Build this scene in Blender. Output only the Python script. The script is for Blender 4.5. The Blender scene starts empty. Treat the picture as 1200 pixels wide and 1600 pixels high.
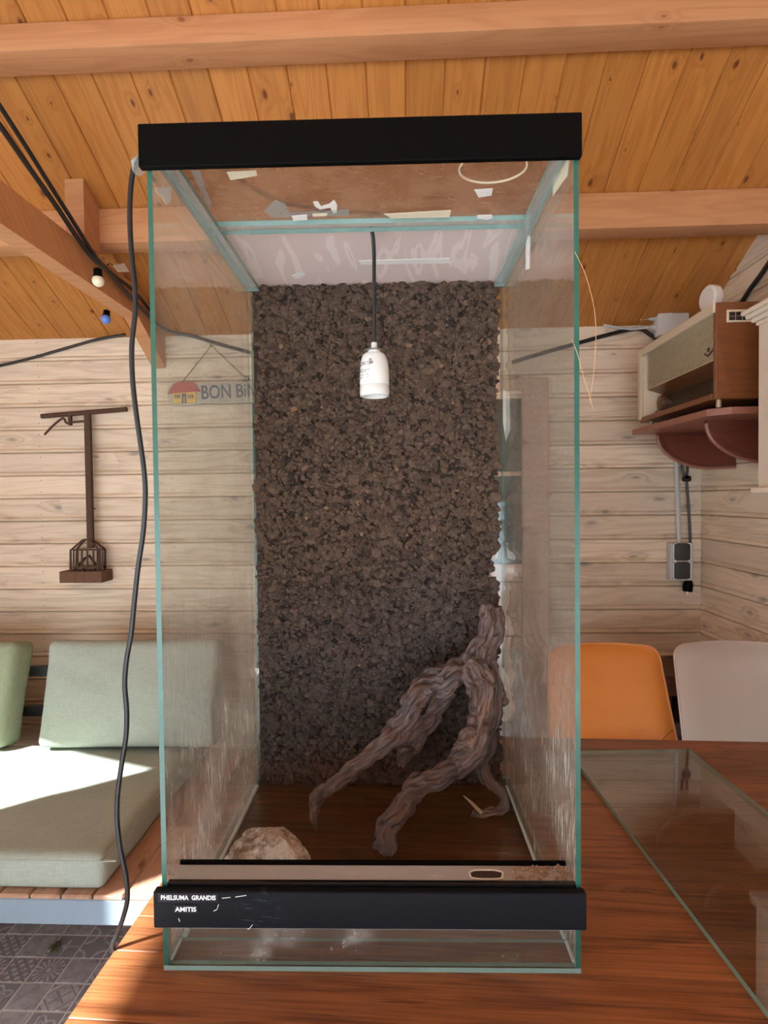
import bpy, bmesh, math, random
import numpy as np
from mathutils import Vector, Matrix, noise as mnoise
C = bpy.context.scene.collection
SC = bpy.context.scene
PI = math.pi
random.seed(7)

# ------------------------------------------------------------------ camera, world, sun, exposure
CZ = 1.327
FPX = 900.0
_y, _p, _r = math.atan(36/900), math.atan(22/900), -0.0113
FW = Vector((-math.sin(_y)*math.cos(_p), math.cos(_y)*math.cos(_p), -math.sin(_p)))
_R = FW.cross(Vector((0,0,1))).normalized(); _U = _R.cross(FW)
RT = _R*math.cos(_r) + _U*math.sin(_r)
UP = -_R*math.sin(_r) + _U*math.cos(_r)
CAMP = Vector((0,0,CZ))
cam_d = bpy.data.cameras.new('camera'); cam = bpy.data.objects.new('camera', cam_d); C.objects.link(cam)
cam_d.sensor_fit = 'HORIZONTAL'; cam_d.sensor_width = 36; cam_d.lens = 36*FPX/1200; cam_d.clip_start = 0.02
m = Matrix((RT, UP, -FW)).transposed().to_4x4(); m.translation = CAMP; cam.matrix_world = m
SC.camera = cam

W = bpy.data.worlds.new('world'); SC.world = W; W.use_nodes = True
bg = W.node_tree.nodes['Background']; bg.inputs[0].default_value = (0.74, 0.88, 1.0, 1); bg.inputs[1].default_value = 2.4
sun_d = bpy.data.lights.new('sun', 'SUN'); sun = bpy.data.objects.new('sun', sun_d); C.objects.link(sun)
SUN_DIR = Vector((0.78, 0.60, -0.80)).normalized()
sun.rotation_euler = SUN_DIR.to_track_quat('-Z', 'Y').to_euler(); sun.location = (-4,-3,5)
sun_d.energy = 10.0; sun_d.angle = 0.012; sun_d.color = (0.95, 0.98, 1.0)
SC.view_settings.view_transform = 'Standard'; SC.view_settings.look = 'None'
SC.view_settings.gamma = 1.0; SC.view_settings.use_curve_mapping = False
SC.view_settings.exposure = 1.32
SC.cycles.max_bounces = 14; SC.cycles.transparent_max_bounces = 24; SC.cycles.diffuse_bounces = 6; SC.cycles.glossy_bounces = 5

# ------------------------------------------------------------------ helpers
def ray(x, y): return FW + RT*((x-600)/FPX) - UP*((y-800)/FPX)
def at(x, y, ax, v):                      # world point seen at a pixel, on the plane ax = v
    d = ray(x, y); i = 'XYZ'.index(ax)
    return CAMP + d*((v-CAMP[i])/d[i])
def atd(x, y, D): return CAMP + ray(x, y)*D

def link(o): C.objects.link(o); return o
def thing(name, label, cat, loc=(0,0,0), rotz=0, group=None):
    o = bpy.data.objects.new(name, None); link(o); o.location = loc; o.rotation_euler = (0,0,rotz)
    o.empty_display_size = 0.05
    return tag(o, label, cat, group)
def tag(o, label, cat, group=None):
    o['label'] = label; o['category'] = cat
    if group: o['group'] = group
    return o
def struct(o): o['kind'] = 'structure'; return o

class MB:
    def __init__(s): s.v = []; s.f = []; s.mi = []; s.m = 0
    def add(s, vs, fs):
        b = len(s.v); s.v += [tuple(v) for v in vs]
        for f in fs: s.f.append(tuple(i+b for i in f)); s.mi.append(s.m)
        return s
    def box(s, c, d, ch=0.0, M=None):
        x, y, z = d[0]/2, d[1]/2, d[2]/2
        if ch <= 0:
            vs = [Vector((a*x, b*y, e*z)) for a in (-1,1) for b in (-1,1) for e in (-1,1)]
            fs = [(0,1,3,2),(4,6,7,5),(0,4,5,1),(2,3,7,6),(0,2,6,4),(1,5,7,3)]
        else:
            bm = bmesh.new(); bmesh.ops.create_cube(bm, size=1)
            for v in bm.verts: v.co = Vector((v.co.x*2*x, v.co.y*2*y, v.co.z*2*z))
            bmesh.ops.bevel(bm, geom=list(bm.edges), offset=ch, segments=2 if ch > .003 else 1, affect='EDGES', profile=.5)
            bm.verts.index_update()
            vs = [v.co.copy() for v in bm.verts]; fs = [tuple(v.index for v in f.verts) for f in bm.faces]; bm.free()
        if M is not None: vs = [M @ v for v in vs]
        c = Vector(c)
        return s.add([v+c for v in vs], fs)
    def span(s, a, b, ch=0.0):
        a, b = Vector(a), Vector(b)
        return s.box((a+b)/2, [abs(q) for q in (b-a)], ch)
    def tube(s, pts, r, n=8, caps=True):
        pts = [Vector(p) for p in pts]; N = len(pts)
        rs = r if hasattr(r, '__len__') else [r]*N
        t0 = (pts[1]-pts[0]).normalized(); nrm = t0.orthogonal().normalized()
        vs = []
        for i, p in enumerate(pts):
            t = (pts[min(i+1,N-1)]-pts[max(i-1,0)])
            t = t.normalized() if t.length > 1e-9 else t0
            nrm = (nrm - t*nrm.dot(t)); nrm = nrm.normalized() if nrm.length > 1e-6 else t.orthogonal().normalized()
            bn = t.cross(nrm)
            for k in range(n):
                a = 2*PI*k/n; vs.append(p + (nrm*math.cos(a)+bn*math.sin(a))*rs[i])
        fs = []
        for i in range(N-1):
            for k in range(n):
                k2 = (k+1) % n; fs.append((i*n+k, i*n+k2, (i+1)*n+k2, (i+1)*n+k))
        if caps: fs.append(tuple(range(n-1,-1,-1))); fs.append(tuple((N-1)*n+k for k in range(n)))
        return s.add(vs, fs)
    def cyl(s, a, b, r, n=12): return s.tube([a, b], r, n)
    def lathe(s, prof, c=(0,0,0), n=24, M=None, caps=True):          # prof: (radius, z)
        vs = []; c = Vector(c)
        for r, z in prof:
            for k in range(n):
                a = 2*PI*k/n; v = Vector((r*math.cos(a), r*math.sin(a), z)); vs.append((M @ v if M is not None else v)+c)
        fs = []
        for i in range(len(prof)-1):
            for k in range(n):
                k2 = (k+1) % n; fs.append((i*n+k, i*n+k2, (i+1)*n+k2, (i+1)*n+k))
        if caps: fs.append(tuple(range(n-1,-1,-1))); fs.append(tuple((len(prof)-1)*n+k for k in range(n)))
        return s.add(vs, fs)
    def prism(s, poly, vec):                                           # 3-D polygon swept along vec
        n = len(poly); vec = Vector(vec)
        vs = [Vector(p) for p in poly] + [Vector(p)+vec for p in poly]
        fs = [tuple(range(n-1,-1,-1)), tuple(range(n, 2*n))] + [(i, (i+1) % n, n+(i+1) % n, n+i) for i in range(n)]
        return s.add(vs, fs)
    def build(s, name, mats, parent=None, org=None, smooth=0.6, link_it=True):
        me = bpy.data.meshes.new(name)
        o3 = Vector(org) if org is not None else Vector((0,0,0))
        me.from_pydata([tuple(Vector(v)-o3) for v in s.v], [], s.f)
        mats = mats if isinstance(mats, (list,tuple)) else [mats]
        for mt in mats: me.materials.append(mt)
        if len(mats) > 1: me.polygons.foreach_set('material_index', s.mi)
        bm = bmesh.new(); bm.from_mesh(me); bmesh.ops.recalc_face_normals(bm, faces=bm.faces); bm.to_mesh(me); bm.free()
        if smooth:
            me.polygons.foreach_set('use_smooth', [True]*len(me.polygons)); me.set_sharp_from_angle(angle=smooth)
        return place(me, name, parent, o3 if parent is None else (0,0,0))
def place(me, name, parent=None, loc=(0,0,0), rot=(0,0,0)):
    o = bpy.data.objects.new(name, me); link(o); o.location = loc; o.rotation_euler = rot
    if parent is not None: o.parent = parent
    return o
def spline(pts, k=6):
    P = [Vector(p) for p in pts]; out = []
    P = [P[0]*2-P[1]] + P + [P[-1]*2-P[-2]]
    for i in range(1, len(P)-2):
        a, b, c, d = P[i-1], P[i], P[i+1], P[i+2]
        for j in range(k):
            t = j/k
            out.append(0.5*((2*b)+(c-a)*t+(2*a-5*b+4*c-d)*t*t+(3*b-a-3*c+d)*t**3))
    out.append(P[-2]); return out
def text_mesh(s, size, ext=0.0003, bold=0.0):
    cu = bpy.data.curves.new('lettering', 'FONT'); cu.body = s; cu.size = size; cu.extrude = ext; cu.offset = bold
    cu.resolution_u = 3
    o = bpy.data.objects.new('lettering', cu); link(o)
    me = bpy.data.meshes.new_from_object(o.evaluated_get(bpy.context.evaluated_depsgraph_get()))
    bpy.data.objects.remove(o); bpy.data.curves.remove(cu); return me

# ------------------------------------------------------------------ node helper
class S:
    def __init__(s, g, k): s.g = g; s.k = k
    def _m(s, op, *b): return s.g.math(op, s, *b)
    def __add__(s, b): return s._m('ADD', b)
    __radd__ = __add__
    def __sub__(s, b): return s._m('SUBTRACT', b)
    def __rsub__(s, b): return s.g.math('SUBTRACT', b, s)
    def __mul__(s, b): return s._m('MULTIPLY', b)
    __rmul__ = __mul__
    def __truediv__(s, b): return s._m('DIVIDE', b)
    def __pow__(s, b): return s._m('POWER', b)
    def __lt__(s, b): return s._m('LESS_THAN', b)
    def __gt__(s, b): return s._m('GREATER_THAN', b)
    def abs(s): return s._m('ABSOLUTE')
    def sin(s): return s._m('SINE')
    def frac(s): return s._m('FRACT')
    def exp(s): return s._m('EXPONENT')
    def sqrt(s): return s._m('SQRT')
    def max(s, b): return s._m('MAXIMUM', b)
    def min(s, b): return s._m('MINIMUM', b)
    def step(s, a, b): return s.g.step(s, a, b)
class G:
    def __init__(g, name):
        g.mat = bpy.data.materials.new(name); g.mat.use_nodes = True; g.t = g.mat.node_tree; g.t.nodes.clear()
        g.out = g.t.nodes.new('ShaderNodeOutputMaterial')
    def n(g, typ, **kw):
        nd = g.t.nodes.new(typ)
        for k, v in kw.items(): setattr(nd, k, v)
        return nd
    def put(g, sock, v):
        if isinstance(v, S): g.t.links.new(v.k, sock)
        elif hasattr(v, 'is_output'): g.t.links.new(v, sock)
        elif isinstance(v, (tuple, list)) and sock.type == 'RGBA' and len(v) == 3: sock.default_value = (*v, 1)
        else: sock.default_value = v
    def math(g, op, *a):
        nd = g.n('ShaderNodeMath', operation=op)
        for i, v in enumerate(a): g.put(nd.inputs[i], v)
        return S(g, nd.outputs[0])
    def step(g, s, a, b):
        nd = g.n('ShaderNodeMapRange', interpolation_type='SMOOTHSTEP')
        g.put(nd.inputs[0], s); nd.inputs[1].default_value = a; nd.inputs[2].default_value = b
        return S(g, nd.outputs[0])
    def obj(g, shift=True):
        tc = g.n('ShaderNodeTexCoord'); v = tc.outputs['Object']
        g.rand = S(g, g.n('ShaderNodeObjectInfo').outputs['Random'])
        sp = g.n('ShaderNodeSeparateXYZ'); g.t.links.new(v, sp.inputs[0])
        x, y, z = (S(g, sp.outputs[i]) for i in range(3))
        return x, y, z
    def vec(g, x, y, z):
        nd = g.n('ShaderNodeCombineXYZ')
        for i, v in enumerate((x, y, z)): g.put(nd.inputs[i], v)
        return nd.outputs[0]
    def noise(g, v, scale=1, detail=2, rough=.5, dist=0):
        nd = g.n('ShaderNodeTexNoise'); g.t.links.new(v, nd.inputs['Vector'])
        nd.inputs['Scale'].default_value = scale; nd.inputs['Detail'].default_value = detail
        nd.inputs['Roughness'].default_value = rough; nd.inputs['Distortion'].default_value = dist
        return S(g, nd.outputs[0])
    def voro(g, v, scale=1, feature='F1', dim='3D'):
        nd = g.n('ShaderNodeTexVoronoi', feature=feature, voronoi_dimensions=dim); g.t.links.new(v, nd.inputs['Vector'])
        nd.inputs['Scale'].default_value = scale
        sp = g.n('ShaderNodeSeparateColor')
        if 'Color' in nd.outputs and feature == 'F1': g.t.links.new(nd.outputs['Color'], sp.inputs[0])
        return S(g, nd.outputs['Distance']), S(g, sp.outputs[0]), S(g, sp.outputs[1])
    def mix(g, f, a, b, mode='MIX'):
        nd = g.n('ShaderNodeMix', data_type='RGBA', blend_type=mode)
        g.put(nd.inputs[0], f); g.put(nd.inputs[6], a); g.put(nd.inputs[7], b)
        return S(g, nd.outputs[2])
    def scale(g, col, f):
        nd = g.n('ShaderNodeHueSaturation'); g.put(nd.inputs['Color'], col); g.put(nd.inputs['Value'], f); return S(g, nd.outputs[0])
    def bump(g, h, dist=.001, strength=1.0):
        nd = g.n('ShaderNodeBump'); nd.inputs['Distance'].default_value = dist; nd.inputs['Strength'].default_value = strength
        g.put(nd.inputs['Height'], h); return nd.outputs[0]
    def bsdf(g, col, rough=.5, metal=0, spec=.5, normal=None, **kw):
        b = g.n('ShaderNodeBsdfPrincipled')
        g.put(b.inputs['Base Color'], col); g.put(b.inputs['Roughness'], rough); g.put(b.inputs['Metallic'], metal)
        g.put(b.inputs['Specular IOR Level'], spec)
        if normal is not None: g.t.links.new(normal, b.inputs['Normal'])
        for k, v in kw.items(): g.put(b.inputs[k], v)
        return b.outputs[0]
    def done(g, sh): g.t.links.new(sh, g.out.inputs[0]); return g.mat
    def mixsh(g, f, a, b):
        nd = g.n('ShaderNodeMixShader'); g.put(nd.inputs[0], f); g.t.links.new(a, nd.inputs[1]); g.t.links.new(b, nd.inputs[2]); return nd.outputs[0]

def plain(name, col, rough=.5, metal=0, spec=.5, nscale=0, namt=.15, bump=0, **kw):
    g = G(name); x, y, z = g.obj(); c = col; nrm = None
    nz = g.noise(g.vec(x, y, z), nscale or 40, 4, .6)
    if namt: c = g.scale(col, nz*(2*namt) + (1-namt))
    if bump: nrm = g.bump(nz, bump)
    return g.done(g.bsdf(c, rough, metal, spec, nrm, **kw))

def wood(name, light, dark, knot, rough=.55, rings=5, contrast=.8, knots=.5, spec=.35, bump=.0006, fine=1.0, warp=.35, kscale=(2.6, 9.0), tint=.10, sat2=None, ksize=1.0, ksoft=.5, streak=0.0):
    g = G(name); x, y, z = g.obj(); r = g.rand
    v = y + z*.93
    X = x + r*37.3; V = v + r*11.7
    broad = g.noise(g.vec(X*.9, V*9.0, r*5), 1, 3, .55, .3)
    wx = g.noise(g.vec(X*14, V*26, 1.0), 1, 3, .6)-.5; wv = g.noise(g.vec(X*11, V*30, 8.0), 1, 3, .6)-.5
    d, pr, pg = g.voro(g.vec(X*kscale[0]+wx*.16*ksize, V*kscale[1]+wv*.22*ksize, 0), 1, dim='2D')
    has = pr > (1-knots)
    size = ((pg*7.3).frac()*.11 + .035)*ksize
    kd = ((d/(size*2.4))**2*-1.0).exp()*has
    ph = broad*rings*2 + V*warp*30 + kd*1.6
    ring = (ph*(2*PI)).sin()*.5+.5
    ring = ring**2.0
    fn = g.noise(g.vec(X*6, V*240, z*60), 1, 3, .6)
    mid = g.noise(g.vec(X*2.2, V*60, 3.1), 1, 2, .5)
    t = ((ring*.42 + mid*.5 + (fn-.5)*(.9*fine) + kd*.30)*contrast).max(0).min(1)
    c = g.mix(t, light, dark)
    if sat2 is not None:
        big = g.noise(g.vec(X*.7, V*5.0, 9.0), 1, 1, .5).step(.45, .7); c = g.mix(big*.6, c, sat2)
    kc = ((size - d)/(size*ksoft)).max(0).min(1)*has
    c = g.mix(kc*.85, c, knot)
    if streak:
        pore = g.noise(g.vec(X*9, V*420, z*30), 1, 2, .5).step(.57,.70)*g.noise(g.vec(X*3, V*22, 2), 1, 2).step(.35,.65)
        c = g.mix(pore*streak, c, g.scale(dark, .45)); c = g.mix(g.noise(g.vec(X*7, V*330, 4.0), 1, 2, .5).step(.60,.75)*.5*streak, c, g.scale(light, 1.5))
    c = g.scale(c, (r*7.13).frac()*(2*tint) + (1-tint))
    return g.done(g.bsdf(c, rough, 0, spec, g.bump(ring*.4 + fn*.8 + mid*.5, bump)))

# ------------------------------------------------------------------ materials
M = {}
M['wall'] = wood('whitewashed_pine', (.82,.68,.52), (.50,.38,.27), (.25,.235,.21), .62, 4, .9, .5, .25, .0006, sat2=(.74,.60,.47), ksoft=.9, kscale=(3.4,9.0))
M['wallback'] = plain('wall_backing', (.25,.18,.13), .8)
M['ceil'] = wood('varnished_pine_boards', (.54,.222,.052), (.33,.110,.022), (.09,.024,.010), .36, 5, .8, .75, .45, .0003, kscale=(5.0,9.0), ksize=.62, ksoft=.6)
M['beam'] = wood('planed_pine_beam', (.60,.300,.14), (.43,.18,.075), (.24,.08,.03), .5, 4, .75, .3, .4, .0004, kscale=(3.4,7), ksize=.75, ksoft=.7)
M['table'] = wood('oiled_oak', (.345,.130,.048), (.115,.036,.014), (.08,.02,.008), .32, 5, .95, .08, .5, .0009, fine=2.0, warp=.5, tint=.24, streak=.9)
M['slatwood'] = wood('oiled_bench_slats', (.50,.30,.20), (.30,.16,.10), (.15,.07,.04), .6, 4, .7, .2, .3)
M['walnut'] = wood('radio_walnut', (.20,.066,.020), (.115,.033,.010), (.1,.03,.01), .33, 6, .7, .0, .5, .0001)
M['mahogany'] = wood('mahogany_shelf', (.16,.040,.024), (.085,.02,.014), (.06,.015,.01), .35, 4, .7, .0, .5, .0001)
M['mahoedge'] = wood('shelf_edge', (.30,.12,.08), (.18,.07,.045), (.1,.03,.02), .4, 4, .7, 0, .5, .0001)
M['darkwood'] = wood('dark_knotty_wood', (.16,.07,.04), (.03,.012,.008), (.012,.006,.004), .4, 5, 1, .6, .4)
M['doorwood'] = wood('door_wood', (.62,.42,.31), (.44,.28,.20), (.3,.18,.12), .55, 3, .6, .1, .3)
M['black'] = plain('black_plastic', (.0025,.0022,.0022), .6, spec=.06, namt=.1)
M['blackglossy'] = plain('gloss_black', (.006,.006,.008), .12, spec=.5, namt=0)
M['cable'] = plain('black_cable', (.012,.012,.013), .42, spec=.5, namt=0)
M['charcoal'] = plain('charcoal_metal', (.05,.058,.065), .5, spec=.4)
M['bluegrey'] = plain('blue_grey_paint', (.24,.305,.37), .45, spec=.4, namt=.04)
M['grey'] = plain('grey_plastic', (.52,.52,.51), .5, namt=.03)
M['greylight'] = plain('light_grey_plastic', (.70,.70,.69), .5, namt=.03)
M['white'] = plain('white_plastic', (.80,.78,.74), .45, namt=.03)
M['porcelain'] = plain('porcelain', (.74,.73,.70), .16, spec=.6, namt=.02)
M['steel'] = plain('brushed_steel', (.62,.62,.60), .3, 1, namt=.1)
M['chrome'] = plain('chrome', (.8,.8,.8), .12, 1, namt=0)
M['rust'] = plain('rusted_iron', (.085,.045,.030), .8, 0, .3, 120, .5, .0006)
M['rustlight'] = plain('rusted_iron_light', (.15,.075,.045), .85, 0, .3, 90, .5, .0006)
M['paper'] = plain('torn_paper', (.82,.80,.76), .8, namt=.08)
M['tape'] = plain('masking_tape', (.78,.70,.52), .6, namt=.08)
M['silicone'] = plain('silicone', (.62,.68,.68), .35, namt=.12, nscale=60)
M['cream'] = wood('cream_painted_wood', (.80,.70,.57), (.72,.60,.48), (.6,.5,.4), .45, 3, .5, 0, .4, .0002)
M['creamlip'] = plain('cream_lip', (.86,.80,.66), .45, namt=.03)
M['gold'] = plain('pale_gold_trim', (.62,.50,.30), .35, .5, namt=.1)
M['creamframe'] = plain('cream_radio_frame', (.62,.52,.38), .45, namt=.08)
M['grille'] = plain('radio_grille_slat', (.58,.48,.34), .6, namt=.15)
M['grilledark'] = plain('radio_grille_cloth', (.025,.015,.010), .85)
M['ink'] = plain('black_print', (.03,.03,.035), .5, namt=0)
M['letterblue'] = plain('blue_grey_lettering', (.085,.12,.15), .7, namt=.15)
M['signboard'] = plain('weathered_driftwood_board', (.50,.45,.36), .85, nscale=35, namt=.3, bump=.001)
M['roofred'] = plain('red_roof_paint', (.42,.085,.075), .7, nscale=60, namt=.2)
M['wallyellow'] = plain('yellow_wall_paint', (.80,.47,.10), .7, nscale=60, namt=.15)
M['string'] = plain('jute_string', (.16,.11,.07), .9)
M['copper'] = plain('copper_hair_wire', (.75,.45,.25), .4, .3)
M['bulbwhite'] = plain('frosted_bulb', (.86,.82,.60), .25, spec=.5, namt=.05)
M['bulbblue'] = plain('blue_bulb', (.13,.26,.72), .2, spec=.6, namt=.05)
M['tapelabel'] = plain('embossing_tape', (.008,.010,.016), .3, namt=0)
M['lettering'] = plain('embossed_white', (.80,.82,.84), .5, namt=.05)
M['grout'] = plain('light_grout', (.72,.72,.74), .85, nscale=90)
M['moss'] = plain('dry_moss', (.14,.13,.06), .95, nscale=90, namt=.4)
M['ground'] = plain('paving', (.56,.60,.62), .9, nscale=4)  # pale tone of the added light-bouncing plane outside

def fabric(name, col, bumpd=.0006, weave=900, mott=.10):
    g = G(name); x, y, z = g.obj()
    w1 = ((x*weave).sin()*((y+z)*weave).sin())
    slub = g.noise(g.vec(x*30, y*260, z*260), 1, 3, .6); slub2 = g.noise(g.vec(x*260, y*40, z*40), 1, 3, .6)
    big = g.noise(g.vec(x, y, z), 5, 3, .5)
    c = g.scale(col, (slub-.5)*.35 + (slub2-.5)*.35 + (big-.5)*mott*2 + 1)
    return g.done(g.bsdf(c, .92, 0, .15, g.bump(slub+slub2, bumpd)))
M['fabric'] = fabric('sage_linen', (.355,.395,.335))
M['fabric2'] = fabric('olive_linen', (.31,.35,.235))
def leather(name, col, rough=.42):
    g = G(name); x, y, z = g.obj()
    d, a, b = g.voro(g.vec(x, y, z), 700); nz = g.noise(g.vec(x, y, z), 9, 3)
    return g.done(g.bsdf(g.scale(col, (nz-.5)*.2+1), rough, 0, .4, g.bump(d, .0003)))
M['orange'] = leather('orange_leather', (.76,.27,.05))
M['taupe'] = leather('taupe_leather', (.53,.455,.405))
M['greyleather'] = leather('grey_leather', (.34,.32,.30))
M['seam'] = plain('dark_stitching', (.20,.11,.07), .7)
M['pipetaupe'] = plain('pale_piping', (.58,.46,.40), .5)
M['pipeorange'] = plain('orange_piping', (.72,.34,.14), .5)

def glass(name, tint=(.97,.99,.98), film=None, filmcol=(.72,.67,.60), base=.05, refl=1.0):
    """thin clear pane: straight-through transmission, angle-dependent mirror, a film of real dirt"""
    g = G(name); x, y, z = g.obj()
    geo = g.n('ShaderNodeNewGeometry')
    dt = g.n('ShaderNodeVectorMath', operation='DOT_PRODUCT')
    g.t.links.new(geo.outputs['Incoming'], dt.inputs[0]); g.t.links.new(geo.outputs['Normal'], dt.inputs[1])
    c = S(g, dt.outputs['Value']).abs()
    F = ((1-c)**5*.96 + .04)*refl
    tr = g.n('ShaderNodeBsdfTransparent'); g.put(tr.inputs[0], tint)
    gl = g.n('ShaderNodeBsdfGlossy'); gl.inputs['Roughness'].default_value = .02; gl.inputs[0].default_value = (1,1,1,1)
    sh = g.mixsh(F, tr.outputs[0], gl.outputs[0])
    f = film(g, x, y, z) if film else None
    di = g.n('ShaderNodeBsdfDiffuse'); g.put(di.inputs[0], filmcol if not callable(filmcol) else filmcol(g,x,y,z))
    tl = g.n('ShaderNodeBsdfTranslucent'); g.put(tl.inputs[0], filmcol if not callable(filmcol) else filmcol(g,x,y,z))
    ds = g.mixsh(.35, di.outputs[0], tl.outputs[0])
    sh = g.mixsh((f+base) if f is not None else base, sh, ds)
    return g.done(sh)
def film_side(g, x, y, z):
    low = z.step(.55, .05)
    streak = g.noise(g.vec(x*200+z*14, y*190+z*14, z*16), 1, 3, .7).step(.50, .74)
    patch = g.noise(g.vec(x, y, z), 9, 4, .6).step(.34, .70)
    spots = g.noise(g.vec(x, y, z), 130, 2, .5).step(.74, .80)
    return (streak*low*(patch*.8+.35)*1.0 + patch*.07 + low*patch*.14 + spots*.35).min(.8)
def film_front(g, x, y, z):
    patch = g.noise(g.vec(x, y, z), 14, 5, .7).step(.52, .78)
    spots = g.noise(g.vec(x, y, z), 160, 2, .5).step(.66, .74)
    edge = ((z-.03)*-60).exp().min(1)
    return (patch*.45 + spots*(patch+.4)*.6).min(.75)
def film_floor(g, x, y, z):
    patch = g.noise(g.vec(x, y, z), 10, 5, .7).step(.5, .85); spots = g.noise(g.vec(x, y, z), 180, 2).step(.70, .78)
    return patch*.05 + spots*.12
def film_lid(g, x, y, z):
    patch = g.noise(g.vec(x, y, z), 7, 5, .65)
    scr = g.noise(g.vec(x*40+y*25, y*160-x*90, 0), 1, 3, .7).step(.64, .76)
    spots = g.noise(g.vec(x, y, z), 150, 2, .5).step(.67, .74)
    return (patch*.30 + .36 + scr*.14 + spots*.15).min(.92)
def lidcol(g, x, y, z):
    a = g.noise(g.vec(x*50, y*120, 2), 1, 3, .7).step(.50, .78); b = g.noise(g.vec(x, y, 0), 12, 4).step(.4, .65)
    return g.mix(a*.55, g.mix(b, (.50,.32,.215), (.37,.215,.135)), (.62,.50,.40))
M['glass'] = glass('terrarium_side_glass', film=film_side, base=.045, tint=(.95,.975,.965))
M['glassfront'] = glass('dirty_front_glass', film=film_front, base=.04, filmcol=(.70,.66,.62))
M['glassfloor'] = glass('terrarium_floor_glass', film=film_floor, base=.02, tint=(.9,.93,.92), filmcol=(.5,.4,.3))
M['glassback'] = glass('terrarium_back_glass', base=.03)
M['glassbrace'] = glass('pale_edge_brace', base=.30, filmcol=(.66,.75,.75))
M['glasslid'] = glass('grimy_lid_glass', film=film_lid, base=0.0, filmcol=lidcol)
M['glasspane'] = glass('loose_glass_pane', base=.02, tint=(.90,.93,.91), refl=2.0)
M['glassedge'] = plain('green_glass_edge', (.022,.115,.088), .22, spec=.6, nscale=25, namt=.4)
M['glassedgepale'] = plain('pale_glass_edge', (.24,.38,.35), .3, spec=.6, nscale=35, namt=.25)
M['paneedge'] = plain('pane_edge_green', (.20,.30,.22), .25, spec=.6, nscale=25, namt=.2)
def mesh_top():
    g = G('drip_stained_gauze'); x, y, z = g.obj()
    w = g.noise(g.vec(x*26, y*4.5, 0), 1, 2, .5, .5)
    line = ((w*22).sin()).step(.60, .88)
    d = g.mix(line*.7, (.80,.72,.70), (.93,.89,.88))
    di = g.n('ShaderNodeBsdfDiffuse'); g.put(di.inputs[0], d)
    tl = g.n('ShaderNodeBsdfTranslucent'); g.put(tl.inputs[0], d)
    tr = g.n('ShaderNodeBsdfTransparent')
    return g.done(g.mixsh(.12, g.mixsh(.25, di.outputs[0], tl.outputs[0]), tr.outputs[0]))
M['gauze'] = mesh_top()
def mesh_low():
    g = G('perforated_vent_sheet'); x, y, z = g.obj()
    s = (((x+y*.8)*(2*PI/.0032)).sin()*.5+.5); s2 = (((x*.4-y)*(2*PI/.0032)).sin()*.5+.5)
    p = g.noise(g.vec(x*8, y*30, 0), 1, 4, .7)
    wh = g.noise(g.vec(x*14, y*60, 5), 1, 4, .7).step(.55, .75)
    c = g.mix(s.step(.35,.7)*(s2*.4+.6), (.30,.31,.33), (.76,.78,.82)); c = g.mix(wh*.45, c, (.85,.83,.83))
    rust = (x.step(.33, .47)*p.step(.3, .6)); c = g.mix(rust*.65, c, (.36,.22,.14))
    return g.done(g.bsdf(c, .5, 0, .4))
M['vent'] = mesh_low()
def rail_mat():
    g = G('scratched_black_rail'); x, y, z = g.obj()
    scr = g.noise(g.vec(x*45+z*10, y, z*420+x*60), 1, 3, .7).step(.56, .72)
    zone = x.step(.090,.096)*(1-x.step(.138,.150))
    p = g.noise(g.vec(x, y, z), 60, 3)
    c = g.mix(scr*zone*.35, g.mix(p, (.004,.005,.008), (.008,.009,.013)), (.20,.23,.28))
    return g.done(g.bsdf(c, .5, 0, .16))
M['rail'] = rail_mat()
def cork():
    g = G('cork_granules'); x, y, z = g.obj()
    a = g.n('ShaderNodeAttribute', attribute_name='shade'); s = S(g, a.outputs['Fac'])
    n1 = g.noise(g.vec(x, y, z), 420, 3, .6); n2 = g.noise(g.vec(x*900, y*900, z*250), 1, 2)
    c = g.mix(s, (.020,.0125,.0095), (.150,.094,.066)); c = g.mix((s-.93).max(0)*6, c, (.30,.17,.09))
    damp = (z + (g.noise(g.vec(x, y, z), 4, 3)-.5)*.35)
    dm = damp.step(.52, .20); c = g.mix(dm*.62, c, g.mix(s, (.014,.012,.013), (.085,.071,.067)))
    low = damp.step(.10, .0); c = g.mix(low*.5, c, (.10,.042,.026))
    c = g.scale(c, n1*1.3+.35)
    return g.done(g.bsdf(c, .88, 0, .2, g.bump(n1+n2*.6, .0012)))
M['cork'] = cork()
def drift():
    g = G('spiderwood'); x, y, z = g.obj()
    a = g.n('ShaderNodeAttribute', attribute_name='grain'); gr = S(g, a.outputs['Fac'])     # lengthwise grain of the wood
    n = g.noise(g.vec(x*60, y*60, z*30), 1, 4, .65, 1.0); b = g.noise(g.vec(x, y, z), 13, 3, .5); f = g.noise(g.vec(x, y, z), 240, 3, .6)
    c = g.mix(gr.step(.15,.85), (.052,.030,.026), (.125,.074,.060)); c = g.mix(b.step(.54,.72)*.8, c, g.mix(gr.step(.2,.8), (.11,.050,.030), (.36,.20,.12)))
    c = g.mix(b.step(.47,.33)*.7, c, g.mix(gr.step(.2,.8), (.038,.030,.034), (.095,.074,.074)))
    c = g.mix(n.step(.62,.76)*.55, c, (.30,.20,.14)); c = g.scale(c, f*.8+.85)
    return g.done(g.bsdf(c, .55, 0, .4, g.bump(gr*.8+f*.5, .0015)))
M['drift'] = drift()
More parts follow.
